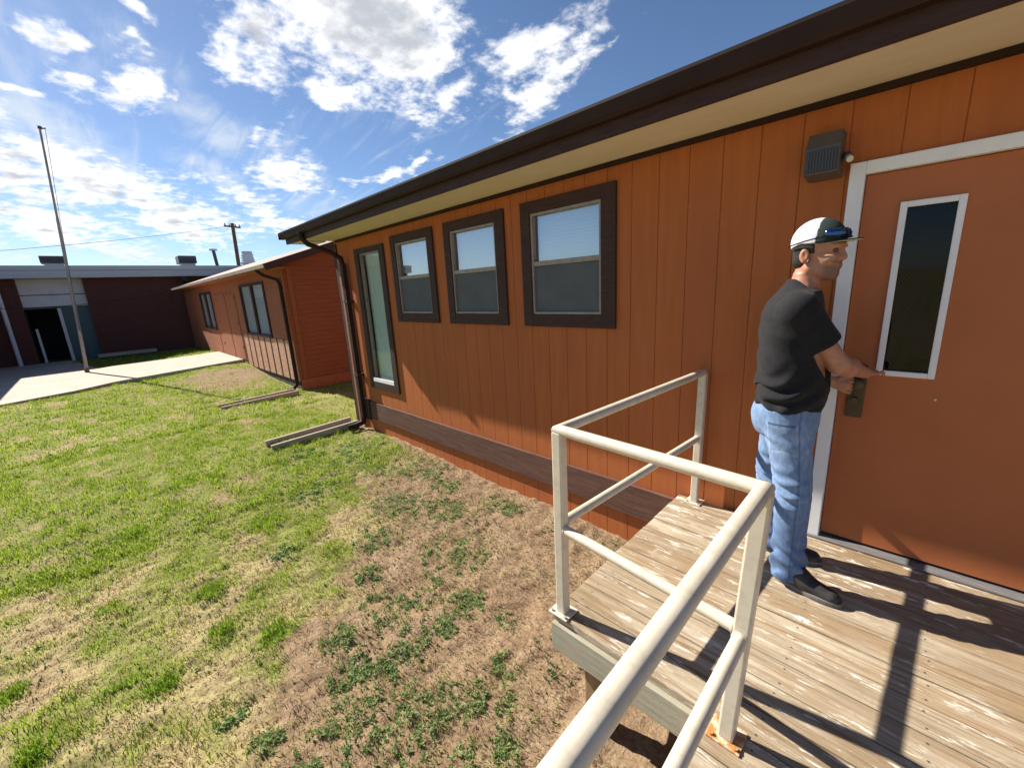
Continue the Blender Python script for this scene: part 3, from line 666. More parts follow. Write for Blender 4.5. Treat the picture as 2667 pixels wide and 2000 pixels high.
def railing():
    r = empty('metal_railing', (-.75, -1.54, 0), 'cream painted metal pipe railing around the corner of the wooden deck', 'railing')
    R = .0245; rm = .0225; ro = lambda a, b, t: Vector(a).lerp(Vector(b), t)
    At, Bt, Ct = Vector((-.755, -1.54, .968)), Vector((-.675, -.065, .968)), Vector((.060, -1.592, .968)); Et = Vector((.066, -3.75, .955))
    Ab, Bb, Cb, Eb = Vector((-.770, -1.525, 0)), Vector((-.69, -.065, 0)), Vector((.018, -1.602, 0)), Vector((.05, -3.7, 0))
    MB().tube([Bt, At, Ct, Et], R, 20).build('top_rail', M_rail, r, smooth=True)
    m = lambda a, b, z: a.lerp(b, 1-z/.968)
    MB().tube([m(Bt, Bb, .50), m(At, Ab, .50)], rm, 16).build('mid_rail', M_rail, r, smooth=True)
    MB().tube([m(At, Ab, .475), m(Ct, Cb, .455)], rm, 16).build('mid_rail', M_rail, r, smooth=True)
    MB().tube([m(Ct, Cb, .44), Vector((.045, -3.72, .44))], rm, 16).build('mid_rail', M_rail, r, smooth=True)
    def weld(p, d, rr): 
        p = Vector(p); d = Vector(d).normalized(); return MB().tube([p-d*.004, p-d*.002, p+d*.002, p+d*.004], rr, 14, rs=[rr-.002, rr+.0035, rr+.0035, rr-.002])
    for p, d in ((m(At, Ab, .50)+(Bt-At).normalized()*.028, Bt-At), (m(At, Ab, .475)+(Ct-At).normalized()*.028, Ct-At), (m(Ct, Cb, .455)-(Ct-At).normalized()*.028, Ct-At), (m(Ct, Cb, .44)+Vector((0, -.028, 0)), Vector((0, 1, 0))), (m(Bt, Bb, .5)-(Bt-At).normalized()*.028, Bt-At)): weld(p, d, rm).build('weld', M_rail, r, smooth=True)
    for tp, bt_, rust in ((Bt, Bb, 0), (At, Ab, 0), (Ct, Cb, 1), (Vector((.066, -3.7, .955)), Eb, 1)):
        p = MB(); p.bar(bt_+Vector((0, 0, .006)), tp-Vector((0, 0, .006)), .051, .051, (0, 1, 0)); po = p.build('post', M_rail, r, bevel=.007)
        x, y = bt_.x, bt_.y
        MB().box(x-.055, x+.055, y-.05, y+.05, .0005, .0075).build('base_plate', M_rust if rust else M_rail, po, bevel=.002)
        for sx in (-.04, .04): MB().tube([(x+sx, y-.036, .007), (x+sx, y-.036, .016)], .007, 8).build('bolt', M_rust if rust else M_galv, po)
railing()

# ------------------------------------------------------------------ drain troughs
def trough(name, x, y0, y1, z0, z1, label, w=.30):
    r = empty(name, (x, y1, z1), label, 'drain trough', 'drain troughs under the downspouts')
    a, b = (x, y0), (x+.05, y1)
    def P(dx, t, z): return (x+dx+.03*t, y0+(y1-y0)*t, z)
    for sg in (-1, 1):
        s = MB(); s.bar(P(sg*w/2, 0, z0+.07), P(sg*w/2, 1, z1+.07), .045, .10); s.build('side_board', M_trough, r, bevel=.004)
    s = MB(); s.bar(P(0, 0, z0+.015), P(0, 1, z1+.015), w-.046, .025); s.build('bottom_board', M_band, r)
trough('drain_trough', -6.36, -1.42, -.10, -.58, -.54, 'pale wooden drain trough lying below the downspout of the orange building')
trough('drain_trough', -10.28, -1.32, .25, -.68, -.64, 'farther wooden drain trough lying at the corner of the rust-coloured building')

# ------------------------------------------------------------------ second building (board sided, beyond)
def building2():
    x1, x0, yw = -10.65, -25.35, .5; zb = -.8
    B = empty('timber_building', (x1, yw, -.62), 'rust orange timber building with battened panels and low gabled roof, beyond the downspout corner', 'building')
    wins = [(-14.75, -12.28, .66, 2.06), (-21.4, -19.2, .66, 2.0)]
    w = MB()
    for (a, c, s, e) in cells(x0, x1, -.40, 2.40, wins): w.box(a, c, yw, yw+.12, s, e)
    w.build('wall', M_siding2, B)
    MB().box(x0, x1-.05, yw+.02, yw+.10, zb, -.401).build('skirting', M_shingle, B)
    # horizontal siding beside and under the eave at the near end
    s = MB(); z = .62
    while z < 2.2:
        s.prism([(yw-.001, z), (yw-.022, z), (yw-.006, z+.115), (yw-.001, z+.115)], -12.18, x1-.001); z += .118
    s.build('siding', M_siding2, B)
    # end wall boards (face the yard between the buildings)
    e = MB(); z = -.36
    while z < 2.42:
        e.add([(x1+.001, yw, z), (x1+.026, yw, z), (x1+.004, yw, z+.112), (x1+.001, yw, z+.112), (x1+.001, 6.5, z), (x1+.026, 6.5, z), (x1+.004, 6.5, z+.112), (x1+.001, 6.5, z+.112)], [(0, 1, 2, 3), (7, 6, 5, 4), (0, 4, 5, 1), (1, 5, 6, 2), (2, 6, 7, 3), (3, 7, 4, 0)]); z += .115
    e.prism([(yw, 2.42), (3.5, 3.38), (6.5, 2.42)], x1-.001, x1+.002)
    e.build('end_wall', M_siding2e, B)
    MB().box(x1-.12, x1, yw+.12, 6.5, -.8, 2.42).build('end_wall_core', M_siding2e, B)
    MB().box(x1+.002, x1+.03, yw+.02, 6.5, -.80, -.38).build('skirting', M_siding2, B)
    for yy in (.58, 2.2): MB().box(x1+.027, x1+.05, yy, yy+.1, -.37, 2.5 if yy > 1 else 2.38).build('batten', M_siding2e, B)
    # lower panels with battens, upper door panels
    p = MB(); p.box(-15.5, -12.2, yw-.012, yw-.001, -.42, .60).box(-12.2, x1-.02, yw-.012, yw-.001, -.42, .60)
    p.build('lower_panel', M_siding2p, B)
    for k in range(9):
        x = -15.45+k*.58
        if x < x1-.1: MB().box(x, x+.07, yw-.020, yw-.0125, -.42, .62).build('batten', M_brown, B)
    for k in range(6):
        x = -19.0+k*.58
        MB().box(x, x+.04, yw-.010, yw-.001, -.3, 2.0).build('batten', M_siding2e, B)
    dr = MB()
    for (a, c) in ((-18.4, -17.0), (-16.9, -15.6)): dr.box(a, c, yw-.018, yw-.001, -.27, 1.9)
    dr.build('door', M_siding2, B)
    for x in (-18.36, -15.68):
        for z in (.1, .9, 1.7): MB().box(x, x+.05, yw-.03, yw-.019, z, z+.1).build('hinge', M_dark, B)
    for (a, c, s, e_) in wins:
        f = MB(); t = .07
        f.box(a-.03, a+t, yw-.035, yw+.02, s-.06, e_+.06).box(c-t, c+.03, yw-.035, yw+.02, s-.06, e_+.06).box(a+t, c-t, yw-.035, yw+.02, e_-t+.06, e_+.06).box(a+t, c-t, yw-.045, yw+.02, s-.06, s+.02)
        m_ = (a+c)/2; f.box(m_-.07, m_+.07, yw-.03, yw+.02, s+.02, e_-.01)
        o = f.build('window', M_brown, B)
        for (u, v) in ((a+t, m_-.07), (m_+.07, c-t)): pane(u, v, yw+.003, s+.02, e_-.01).build('pane', M_glass2, o)
        cu = MB()
        for (u, v) in ((a+t, m_-.08), (m_+.08, c-t-.1)): cu.box(u, v, yw+.03, yw+.035, s, e_)
        cu.build('curtain', M_white, o)
        MB().box(a, c, yw+.115, yw+.118, s, e_).build('dark_room', M_black, o)
    ye = .05
    rf = MB(); rf.prism([(ye, 2.40), (3.5, 3.56), (6.95, 2.40), (6.95, 2.36), (3.5, 3.51), (ye, 2.36)], x0-.4, -10.25)
    ro = rf.build('roof', M_eave, B)
    MB().box(x0-.4, -10.26, ye-.022, ye-.001, 2.33, 2.412).build('eave_edge', M_eave, ro)
    MB().bar((-10.235, ye-.02, 2.335), (-10.235, 3.5, 3.47), .028, .15).bar((-10.235, 6.95, 2.335), (-10.235, 3.5, 3.47), .028, .15).build('barge_board', M_brown, ro)
    MB().box(x0, -10.3, ye, yw-.001, 2.325, 2.345).build('soffit', M_siding2, B)
    d = MB(); d.tube([(-11.1, ye+.02, 2.33), (-11.05, .2, 2.2), (-10.8, .42, 2.08), (-10.78, .45, 1.95), (-10.78, .45, -.5), (-10.80, .36, -.6), (-10.83, .22, -.62)], .04, 8).build('downspout', M_gutter, B, smooth=True)
building2()

# ------------------------------------------------------------------ brick school building across the far end
def far_building():
    xw = -27.; zb = -.8
    B = empty('brick_building', (xw, 0, -.6), 'long dark red brick building with pale fascia and shaded entrance behind the flagpole', 'building')
    bay = (-4.85, -2.85)                           # entrance bay (y from..to)
    w = MB()
    w.box(xw-8, xw, bay[1], 14, zb, 3.05)
    w.box(xw-8, xw, -14, bay[0], zb, 3.05)
    w.build('wall', M_brick, B)
    xi = xw-.35
    p = MB(); p.box(xi-.1, xi, bay[0], bay[1], 2.40, 3.05).box(xi-.1, xi, bay[0], bay[1], 1.86, 2.36).build('white_panel', M_greywhite, B)
    MB().box(xi-.1, xi+.01, bay[0], bay[1], 2.36, 2.40).box(xi-.1, xi+.012, bay[0], bay[1], 1.78, 1.86).build('panel_joint', M_dark, B)
    MB().box(xi-.1, xi, -3.75, bay[1], zb, 1.78).build('teal_panel', M_teal, B)
    MB().box(xi-.08, xi+.03, -3.87, -3.76, zb, 1.78).build('jamb', M_greywhite, B)
    MB().box(xi-2.0, xi-1.95, bay[0], -3.7, zb, 1.8).build('dark_doorway', M_black, B)
    MB().box(xi-1.9, xi-.11, bay[0]+.002, bay[0]+.03, zb, 1.8).box(xi-1.9, xi-.11, -3.72, -3.70, zb, 1.8).box(xi-1.9, xi-.11, bay[0], -3.7, 1.8, 1.85).build('doorway_lining', M_black, B)
    MB().box(xi-.06, xi, -4.70, -4.62, zb, .93).build('railing_post', M_greywhite, B)  # short white post standing in the entrance opening
    MB().box(xw-8, xw+.55, -14, 14, 3.055, 3.10).build('soffit', M_soffit, B)
    f = MB(); f.box(xw+.56, xw+.60, -14, 14, 3.05, 3.36); f.build('fascia', M_fascia, B)
    f2 = MB(); f2.box(xw+.54, xw+.64, -14, 14, 3.37, 3.56); f2.build('gutter', M_fascia, B)
    MB().prism([(xw+.58, 3.40), (xw-4, 3.42), (xw-8.5, 3.40), (xw-8.5, 3.11), (xw+.54, 3.11)], -14, 14, 'y').build('roof', M_roofgrey, B)
    c = MB(); c.tube([(xw+.35, -5.36, -.62), (xw+.35, -5.36, 3.05)], .07, 14).build('column', M_greywhite, B, smooth=True)
    d = MB(); d.box(xw+.30, xw+.52, .68, .95, 2.82, 3.05).tube([(xw+.4, .8, 2.85), (xw+.15, .8, 2.6), (xw+.08, .8, 2.3), (xw+.08, .8, -.5)], .06, 10).build('downspout', M_wire, B)
far_building()
def wing():
    B = empty('unseen_brick_wing', (-22, -7, -.6), 'unseen dark brick side wing with a pale fascia, placed to shade the path', 'building')
    MB().box(-26.9, -19.9, -8.6, -6.5, -.8, 3.05).build('wall', M_brick, B)  # out of view, placed for its shadow; depth cut to clear window reflections
    MB().box(-26.9, -19.5, -8.9, -5.98, 3.08, 3.52).build('roof', M_fascia, B)
    for x in (-25.4, -23.4, -21.4): MB().box(x, x+1.0, -6.515, -6.49, .5, 1.9).build('window', M_glass2, B)
wing()
def rooftop(name, y0, y1, z0, z1, label):
    r = empty(name, (-29, (y0+y1)/2, z0), label, 'rooftop vent', 'box vents on the flat roof')
    MB().box(-29.5, -28.9, y0+.1, y1-.06, 3.41, z0+.12).build('curb', M_galv, r)
    MB().prism([(y0, z0+.12), (y0+.0, z1), (y1, z1), (y1, z0+.12)], -29.7, -28.7).build('hood', M_dark, r, bevel=.02)
    b = MB()
    for k in range(3): b.box(-28.698, -28.68, y0+.04, y1-.04, z0+.17+k*.07, z0+.20+k*.07)
    b.build('louver', M_wire, r)
rooftop('roof_vent', -4.02, -3.22, 3.72, 4.17, 'dark box vent on the flat roof just behind the flagpole')
rooftop('roof_vent', 1.05, 1.85, 3.74, 4.25, 'dark box vent on the flat roof farther right, near the slim vent pipe')
def vent_pipe():
    r = empty('vent_pipe', (-29, 2.8, 3.4), 'slim grey vent pipe with a flat cap on the flat roof', 'pipe')
    MB().tube([(-29, 2.84, 3.38), (-29, 2.77, 4.6)], .085, 12).build('pipe', M_dark, r, smooth=True)
    MB().tube([(-29, 2.77, 4.58), (-29, 2.77, 4.66)], .2, 14).build('cap', M_greywhite, r, smooth=True)
vent_pipe()
def roof_fan():
    r = empty('exhaust_fan', (-29, 4.4, 3.4), 'white ribbed exhaust fan on the roof beside the utility pole', 'exhaust fan')
    MB().box(-29.3, -28.7, 4.1, 4.75, 3.38, 3.85).build('curb', M_galv, r)
    b = MB(); b.tube([(-29, 4.42, z) for z in (3.86, 3.95, 3.97, 4.08, 4.1, 4.22, 4.24, 4.36, 4.40, 4.56)], .3, 18, rs=[.42, .42, .36, .36, .32, .34, .30, .33, .30, .28]).build('housing', M_greywhite, r, smooth=True)
roof_fan()
def ledge():
    r = empty('concrete_slab', (-26.2, -2, -.5), 'long low pale concrete slab lying on the grass in front of the brick building', 'slab')
    r['kind'] = 'thing'
    MB().box(-26.5, -25.8, -3.0, -.95, -.48, -.36).build('top', M_concrete, r, bevel=.012)
    MB().box(-26.4, -25.9, -2.9, -1.05, -.7, -.481).build('footing', M_dark, r)
ledge()

# flagpole
def flagpole():
    r = empty('flagpole', (-20.68, -3.37, -.58), 'tall bare grey flagpole leaning slightly beside the concrete path', 'flagpole')
    base = Vector((-20.68, -3.365, -.6)); top = Vector((-20.68, -2.84, 7.38))
    b = MB(); pts = [base.lerp(top, t) for t in (0, .34, .341, .66, .661, 1)]; b.tube(pts, .06, 12, rs=[.052, .050, .043, .040, .033, .028]); b.build('pole', M_polegrey, r, smooth=True)
    MB().tube([top, top+Vector((0, .01, .08))], .05, 12).tube([top+Vector((0, 0, .02)), top+Vector((0, .14, .05))], .025, 8).build('truck', M_dark, r, smooth=True)
    a = base.lerp(top, .17)+Vector((.055, 0, 0)); MB().tube([a, a+Vector((.0, .0, .16))], .02, 8).build('cleat', M_galv, r)
    MB().tube([base.lerp(top, .19)+Vector((.088, .02, 0)), base.lerp(top, .6)+Vector((.08, .05, 0)), top+Vector((.05, .12, 0))], .006, 6).build('halyard', M_wire, r)
    MB().tube([base-Vector((0, 0, .05)), base+Vector((0, .004, .22))], .066, 14).build('sleeve', M_wood_pole, r, smooth=True)
flagpole()
def utility_pole():
    r = empty('utility_pole', (-45, 7.5, 0), 'brown wooden utility pole with a crossarm far behind the roofs', 'utility pole')
    MB().tube([(-45, 7.4, -.7), (-45, 7.72, 8.6)], .15, 12, rs=[.19, .14]).build('post', M_wood_pole, r, smooth=True)
    MB().bar((-45.1, 7.05, 8.35), (-44.9, 8.3, 8.25), .11, .13).build('crossarm', M_wood_pole, r)
    for t in (.08, .35, .7, .94):
        p = Vector((-45.1, 7.05, 8.4)).lerp(Vector((-44.9, 8.3, 8.3)), t); MB().tube([p, p+Vector((0, 0, .2))], .05, 8).build('insulator', M_galv, r)
utility_pole()
def wire(name, a, b, sag, rad, label):
    a, b = Vector(a), Vector(b); pts = [a.lerp(b, t/16)-Vector((0, 0, sag*4*(t/16)*(1-t/16))) for t in range(17)]
    o = MB().tube(pts, rad, 6).build(name, M_wire, None, smooth=True, at=a.lerp(b, .5)); tag(o, label, 'cable')
wire('overhead_wire', (-45.0, 7.6, 8.40), (-29.5, -5.7, 4.35), .15, .011, 'thin overhead wire dropping left from the utility pole towards the flat roof')
wire('service_cable', (-25.5, .07, 2.3), (-26.3, -6.5, 1.95), .25, .012, 'thin black cable sagging across the brick wall from the timber building eave')

# ------------------------------------------------------------------ the man: signed distance shapes -> one surface
def smin(a, b, k):
    h = np.maximum(k-np.abs(a-b), 0)/k; return np.minimum(a, b)-h*h*k*.25
class Sdf:
    def __init__(s, lo, hi, h):
        s.lo = np.array(lo, np.float32); s.h = h; s.n = np.ceil((np.array(hi)-s.lo)/h).astype(int)+1
        s.ax = [s.lo[i]+h*np.arange(s.n[i], dtype=np.float32) for i in range(3)]
        s.F = np.full(s.n, .2, np.float32)
    def sl(s, lo, hi):
        r = []
        for i in range(3):
            a = max(0, int((lo[i]-s.lo[i])/s.h)); b = min(s.n[i], int((hi[i]-s.lo[i])/s.h)+2)
            if b <= a: return None
            r.append(slice(a, b))
        return tuple(r)
    def grid(s, sl): return np.meshgrid(*[s.ax[i][sl[i]] for i in range(3)], indexing='ij', sparse=True)
    def put(s, sl, d, k, sub=False):
        d = d.astype(np.float32); c = s.F[sl]; s.F[sl] = -smin(-c, d, k) if sub else smin(c, d, k)
    def cone(s, a, b, ra, rb, k=.015, flat=None, sub=False):
        a = np.array(a, float); b = np.array(b, float); p = max(ra, rb)+k+.02
        sl = s.sl(np.minimum(a, b)-p, np.maximum(a, b)+p)
        if sl is None: return s
        X, Y, Z = s.grid(sl); d = b-a; L2 = d@d+1e-12
        t = np.clip(((X-a[0])*d[0]+(Y-a[1])*d[1]+(Z-a[2])*d[2])/L2, 0, 1)
        px, py, pz = X-a[0]-t*d[0], Y-a[1]-t*d[1], Z-a[2]-t*d[2]; r = ra+(rb-ra)*t
        if flat is not None:
            f = np.array(flat[0], float); f /= np.linalg.norm(f); kk = flat[1]; q = px*f[0]+py*f[1]+pz*f[2]; e = q*(1/kk-1)
            px, py, pz = px+e*f[0], py+e*f[1], pz+e*f[2]; D = (np.sqrt(px*px+py*py+pz*pz)-r)*min(1, .5+.5*kk)
        else: D = np.sqrt(px*px+py*py+pz*pz)-r
        s.put(sl, D, k, sub); return s
    def ell(s, c, r, A=np.eye(3), k=.015, sub=False):
        c = np.array(c, float); r = np.array(r, float); p = r.max()+k+.02; sl = s.sl(c-p, c+p)
        if sl is None: return s
        X, Y, Z = s.grid(sl); X, Y, Z = X-c[0], Y-c[1], Z-c[2]
        q = [(X*A[i][0]+Y*A[i][1]+Z*A[i][2]) for i in range(3)]
        k0 = np.sqrt(sum((q[i]/r[i])**2 for i in range(3))); k1 = np.sqrt(sum((q[i]/r[i]**2)**2 for i in range(3)))+1e-9
        s.put(sl, k0*(k0-1)/k1, k, sub); return s
    def loft(s, tab, F2, k=.02, p=2.3, add=0., fold=None):
        """tab rows: z, cx, cy, depth radius, width radius ; F2 forward direction (2d)"""
        t = np.array(sorted(tab), float); z0, z1 = t[0, 0], t[-1, 0]
        m_ = t[:, 3:].max()+add+k+.03; sl = s.sl((t[:, 1].min()-m_, t[:, 2].min()-m_, z0-k-.02), (t[:, 1].max()+m_, t[:, 2].max()+m_, z1+k+.02))
        X, Y, Z = s.grid(sl); zz = np.clip(Z, z0, z1); g = lambda i: np.interp(zz, t[:, 0], t[:, i])
        dx, dy = X-g(1), Y-g(2); u = (dx*F2[0]+dy*F2[1])/(g(3)+add); v = (dx*F2[1]-dy*F2[0])/(g(4)+add)
        rr = (np.abs(u)**p+np.abs(v)**p)**(1/p); D = (rr-1)*np.minimum(g(3), g(4))
        if fold is not None: D = D+fold(X, Y, Z, u, v)
        D = np.maximum(D, np.maximum(Z-z1, z0-Z)); s.put(sl, D, k); return s
    def mesh(s, name, smooth_it=2):
        F = s.F; S = F < 0; n = s.n
        C = [S[i:n[0]-1+i, j:n[1]-1+j, k:n[2]-1+k] for i in (0, 1) for j in (0, 1) for k in (0, 1)]
        cnt = sum(c.astype(np.int8) for c in C); act = (cnt > 0) & (cnt < 8); I = np.argwhere(act)
        ids = np.full(act.shape, -1, np.int64); ids[tuple(I.T)] = np.arange(len(I))
        acc = np.zeros((len(I), 3)); num = np.zeros(len(I))
        off = [(i, j, k) for i in (0, 1) for j in (0, 1) for k in (0, 1)]
        for a in off:
            for ax in range(3):
                if a[ax]: continue
                b = list(a); b[ax] = 1
                fa = F[I[:, 0]+a[0], I[:, 1]+a[1], I[:, 2]+a[2]]; fb = F[I[:, 0]+b[0], I[:, 1]+b[1], I[:, 2]+b[2]]
                m_ = (fa < 0) != (fb < 0); t = np.where(m_, fa/(fa-fb+1e-20*(fa == fb)), 0)
                p = np.tile(np.array(a, float), (len(I), 1)); p[:, ax] = t; acc[m_] += p[m_]; num[m_] += 1
        V = s.lo+s.h*(I+acc/num[:, None])
        quads = []
        for ax in range(3):
            sa = [slice(None)]*3; sb = [slice(None)]*3; sa[ax] = slice(0, -1); sb[ax] = slice(1, None)
            A, B = S[tuple(sa)], S[tuple(sb)]; E = np.argwhere(A != B); o1, o2 = [i for i in range(3) if i != ax]
            ok = (E[:, o1] > 0) & (E[:, o2] > 0) & (E[:, o1] < n[o1]-1) & (E[:, o2] < n[o2]-1); E = E[ok]
            def cid(d1, d2):
                q = E.copy(); q[:, o1] -= d1; q[:, o2] -= d2; return ids[q[:, 0], q[:, 1], q[:, 2]]
            Q = np.stack([cid(1, 1), cid(0, 1), cid(0, 0), cid(1, 0)], 1)
            fl = A[E[:, 0], E[:, 1], E[:, 2]]
            if ax == 1: fl = ~fl
            Q[~fl] = Q[~fl][:, ::-1]; quads.append(Q)
        Q = np.concatenate(quads); Q = Q[(Q >= 0).all(1)]
        for _ in range(smooth_it):
            acc = np.zeros_like(V); c = np.zeros(len(V))
            for a, b in ((0, 1), (1, 2), (2, 3), (3, 0)):
                np.add.at(acc, Q[:, a], V[Q[:, b]]); np.add.at(acc, Q[:, b], V[Q[:, a]]); np.add.at(c, Q[:, a], 1); np.add.at(c, Q[:, b], 1)
            V = V*.5+acc/np.maximum(c, 1)[:, None]*.5
        me = bpy.data.meshes.new(name); me.from_pydata(V.tolist(), [], Q.tolist()); me.polygons.foreach_set('use_smooth', [True]*len(Q))
        return me, V

def person():
    ph = math.radians(18); F = np.array([math.cos(ph), math.sin(ph), 0]); R = np.array([math.sin(ph), -math.cos(ph), 0]); U = np.array([0, 0, 1.])
    hp = math.radians(-13); Hf = np.array([math.cos(hp), math.sin(hp), 0]); Hr = np.array([math.sin(hp), -math.cos(hp), 0])
    tor = [(.88, -.105, -.45, .138, .178), (.95, -.105, -.45, .142, .182), (1.02, -.103, -.45, .15, .186), (1.10, -.103, -.45, .152, .186), (1.20, -.110, -.45, .146, .190), (1.30, -.122, -.45, .136, .20), (1.39, -.130, -.45, .126, .20), (1.45, -.128, -.45, .108, .178), (1.50, -.112, -.45, .084, .125), (1.545, -.098, -.45, .066, .082), (1.575, -.092, -.45, .060, .066)]
    H = np.array([-.05, -.45, 1.685])
    def hd(f, r, u): return H+Hf*f+Hr*r+U*u
    A = np.stack([Hf, Hr, U])
    shR = np.array([-.075, -.605, 1.42]); elR = np.array([.085, -.50, 1.165]); wrR = np.array([.165, -.235, 1.085])
    shL = np.array([-.185, -.275, 1.42]); elL = np.array([-.150, -.125, 1.14]); wrL = np.array([.010, -.118, 1.002])
    root = empty('person', (-.08, -.45, 0), 'man in black t-shirt, blue jeans and white-backed cap unlocking the door', 'person')
    # ---- body
    h = .004; B = Sdf((-.36, -.74, .01), (.30, .0, 1.80), h)
    ins = lambda tab, d: [(z, x, y, a-d, b-d) for z, x, y, a, b in tab]
    B.loft(ins(tor, .022), F[:2], .03)
    for (hx, hy), kn, an in (((-.06, -.53), (-.02, -.585, .5), (-.01, -.59, .08)), ((-.13, -.37), (-.16, -.345, .5), (-.13, -.34, .08))):
        B.cone((hx-.04, hy, .90), kn, .075, .05, .03); B.cone(kn, an, .05, .034, .02); B.cone(an, np.array(an)+(.12, .0, -.03), .032, .025, .02)
    # neck and head
    B.cone((-.098, -.45, 1.46), hd(-.03, 0, -.07), .058, .054, .03)
    B.ell(hd(-.005, 0, .035), (.098, .077, .088), A, .02)
    B.ell(hd(.022, 0, -.045), (.072, .062, .085), A, .025)
    B.cone(hd(.055, 0, -.105), hd(.064, 0, -.112), .026, .024, .03)                    # chin
    B.cone(hd(-.01, .05, -.075), hd(.05, .02, -.112), .018, .014, .025); B.cone(hd(-.01, -.05, -.075), hd(.05, -.02, -.112), .018, .014, .025)   # jaw line
    B.cone(hd(.086, .032, .012), hd(.09, -.032, .012), .011, .011, .02)                 # brow
    B.cone(hd(.090, 0, .0), hd(.104, 0, -.034), .0085, .0125, .012)                     # nose
    B.cone(hd(.098, .011, -.04), hd(.098, -.011, -.04), .0095, .0095, .008)             # nostrils
    for sg in (1, -1):
        B.ell(hd(.088, sg*.032, -.008), (.016, .017, .011), A, .012, sub=True)          # eye sockets
        B.ell(hd(.070, sg*.040, -.035), (.022, .022, .018), A, .02)                     # cheekbones
        B.ell(hd(-.026, sg*.078, -.020), (.020, .010, .032), A, .008)                   # ears
        B.ell(hd(-.018, sg*.087, -.016), (.011, .006, .018), A, .006, sub=True)
        B.cone(hd(-.026, sg*.077, -.046), hd(-.018, sg*.073, -.052), .008, .007, .006)
    B.cone(hd(.088, .018, -.066), hd(.088, -.018, -.066), .0072, .0072, .006)           # upper lip
    B.cone(hd(.086, .015, -.079), hd(.086, -.015, -.079), .0078, .0078, .006)           # lower lip
    B.cone(hd(.100, .024, -.0725), hd(.100, -.024, -.0725), .0032, .0032, .004, sub=True)
    # arms
    for sh, el, wr in ((shR, elR, wrR), (shL, elL, wrL)):
        B.cone(sh, el, .052, .043, .02); B.cone(el, wr, .044, .027, .02); mid = el*.68+wr*.32; B.ell(mid, (.046, .046, .046), k=.03)
    # right hand: flat, fingers stretched to the door beside the glass
    d = np.array([.036, .21, -.03]); d /= np.linalg.norm(d); sd = np.cross(d, U); sd /= np.linalg.norm(sd); up_ = np.cross(sd, d)
    pal = wrR+d*.05
    B.cone(wrR, wrR+d*.085, .026, .031, .012, flat=(up_, .5))
    for i, (o, ln) in enumerate(((-.030, .075), (-.010, .085), (.0105, .08), (.030, .062))):
        k0 = wrR+d*.088+sd*o; k1 = k0+d*ln*.5+up_*.006+sd*o*.3; k2 = k1+d*ln*.32-up_*.006; k3 = k2+d*ln*.25-up_*.012
        B.cone(k0, k1, .0090, .0084, .003); B.cone(k1, k2, .0084, .0076, .003); B.cone(k2, k3, .0076, .0064, .003)
    t0 = wrR+d*.03-sd*.026; t1 = t0-sd*.03+d*.03-up_*.01; t2 = t1+d*.032-sd*.006-up_*.006
    B.cone(t0, t1, .0135, .0115, .008); B.cone(t1, t2, .0115, .0085, .005)
    # left hand: fist turning the key
    g = np.array([.085, .035, -.03]); g /= np.linalg.norm(g); gs = np.cross(g, U); gs /= np.linalg.norm(gs); gu = np.cross(gs, g)
    B.cone(wrL, wrL+g*.075, .027, .034, .012, flat=(gs, .62))
    for i, (o, ln) in enumerate(((.031, .05), (.0105, .055), (-.010, .052), (-.030, .044))):
        k0 = wrL+g*.082+gu*o; k1 = k0+g*.03-gs*.006; k2 = k1-gs*.0+g*.002+np.array([0, .028, 0]); k3 = k2-g*.026
        B.cone(k0, k1, .0092, .0088, .003); B.cone(k1, k2, .0088, .0084, .003); B.cone(k2, k3, .0084, .0072, .003)
    q0 = wrL+g*.035+gu*.028; q1 = q0+g*.035+gu*.016+np.array([0, .01, 0]); q2 = q1+g*.03-gu*.004+np.array([0, .012, 0])
    B.cone(q0, q1, .014, .0115, .008); B.cone(q1, q2, .0115, .009, .005)
    me, V = B.mesh('body', 1)
    # skin tone by place: stubble on the jaw, lips, redder ears and neck
    rel = V-H; f, r_, u = rel@Hf, rel@Hr, rel[:, 2]
    col = np.tile(np.array([.42, .20, .125]), (len(V), 1)); nz = fbm(V[:, 0]*60+V[:, 2]*45, V[:, 1]*60-V[:, 2]*30, 3, 3)
    col *= (.82+.36*nz)[:, None]; col[:, 1:] *= (.93+.14*fbm(V[:, 0]*25, V[:, 2]*25+V[:, 1]*20, 4, 2))[:, None]
    st = smooth01((f-.03)/.03)*smooth01((-.058-u)/.02)*smooth01((u+.16)/.03)*.85; st = np.maximum(st, np.exp(-((u+.057)/.008)**2)*smooth01((f-.07)/.01)*.7); col = lerp3(col, np.array([.17, .095, .07]), st)
    lips = (np.exp(-((u+.073)/.009)**2)*smooth01((f-.082)/.008)*(np.abs(r_) < .024)); col = lerp3(col, np.array([.36, .13, .11]), lips*.8)
    red = np.exp(-((u+.10)/.06)**2)*smooth01((-.01-f)/.03); col = lerp3(col, np.array([.50, .19, .125]), np.clip(red, 0, .7))
    at = me.color_attributes.new('Col', 'FLOAT_COLOR', 'POINT'); at.data.foreach_set('color', np.concatenate([col, np.ones((len(V), 1))], 1).astype(np.float32).ravel())
    M_skin = mat('tanned_skin', (.4, .2, .13), .5, attr='Col', spec=.4, bump=.06, bscale=300)
    M_skin.node_tree.nodes['Principled BSDF'].inputs['Subsurface Weight'].default_value = .08
    M_skin.node_tree.nodes['Principled BSDF'].inputs['Subsurface Radius'].default_value = (.01, .004, .002)
    body = link('body', me, root, M_skin)
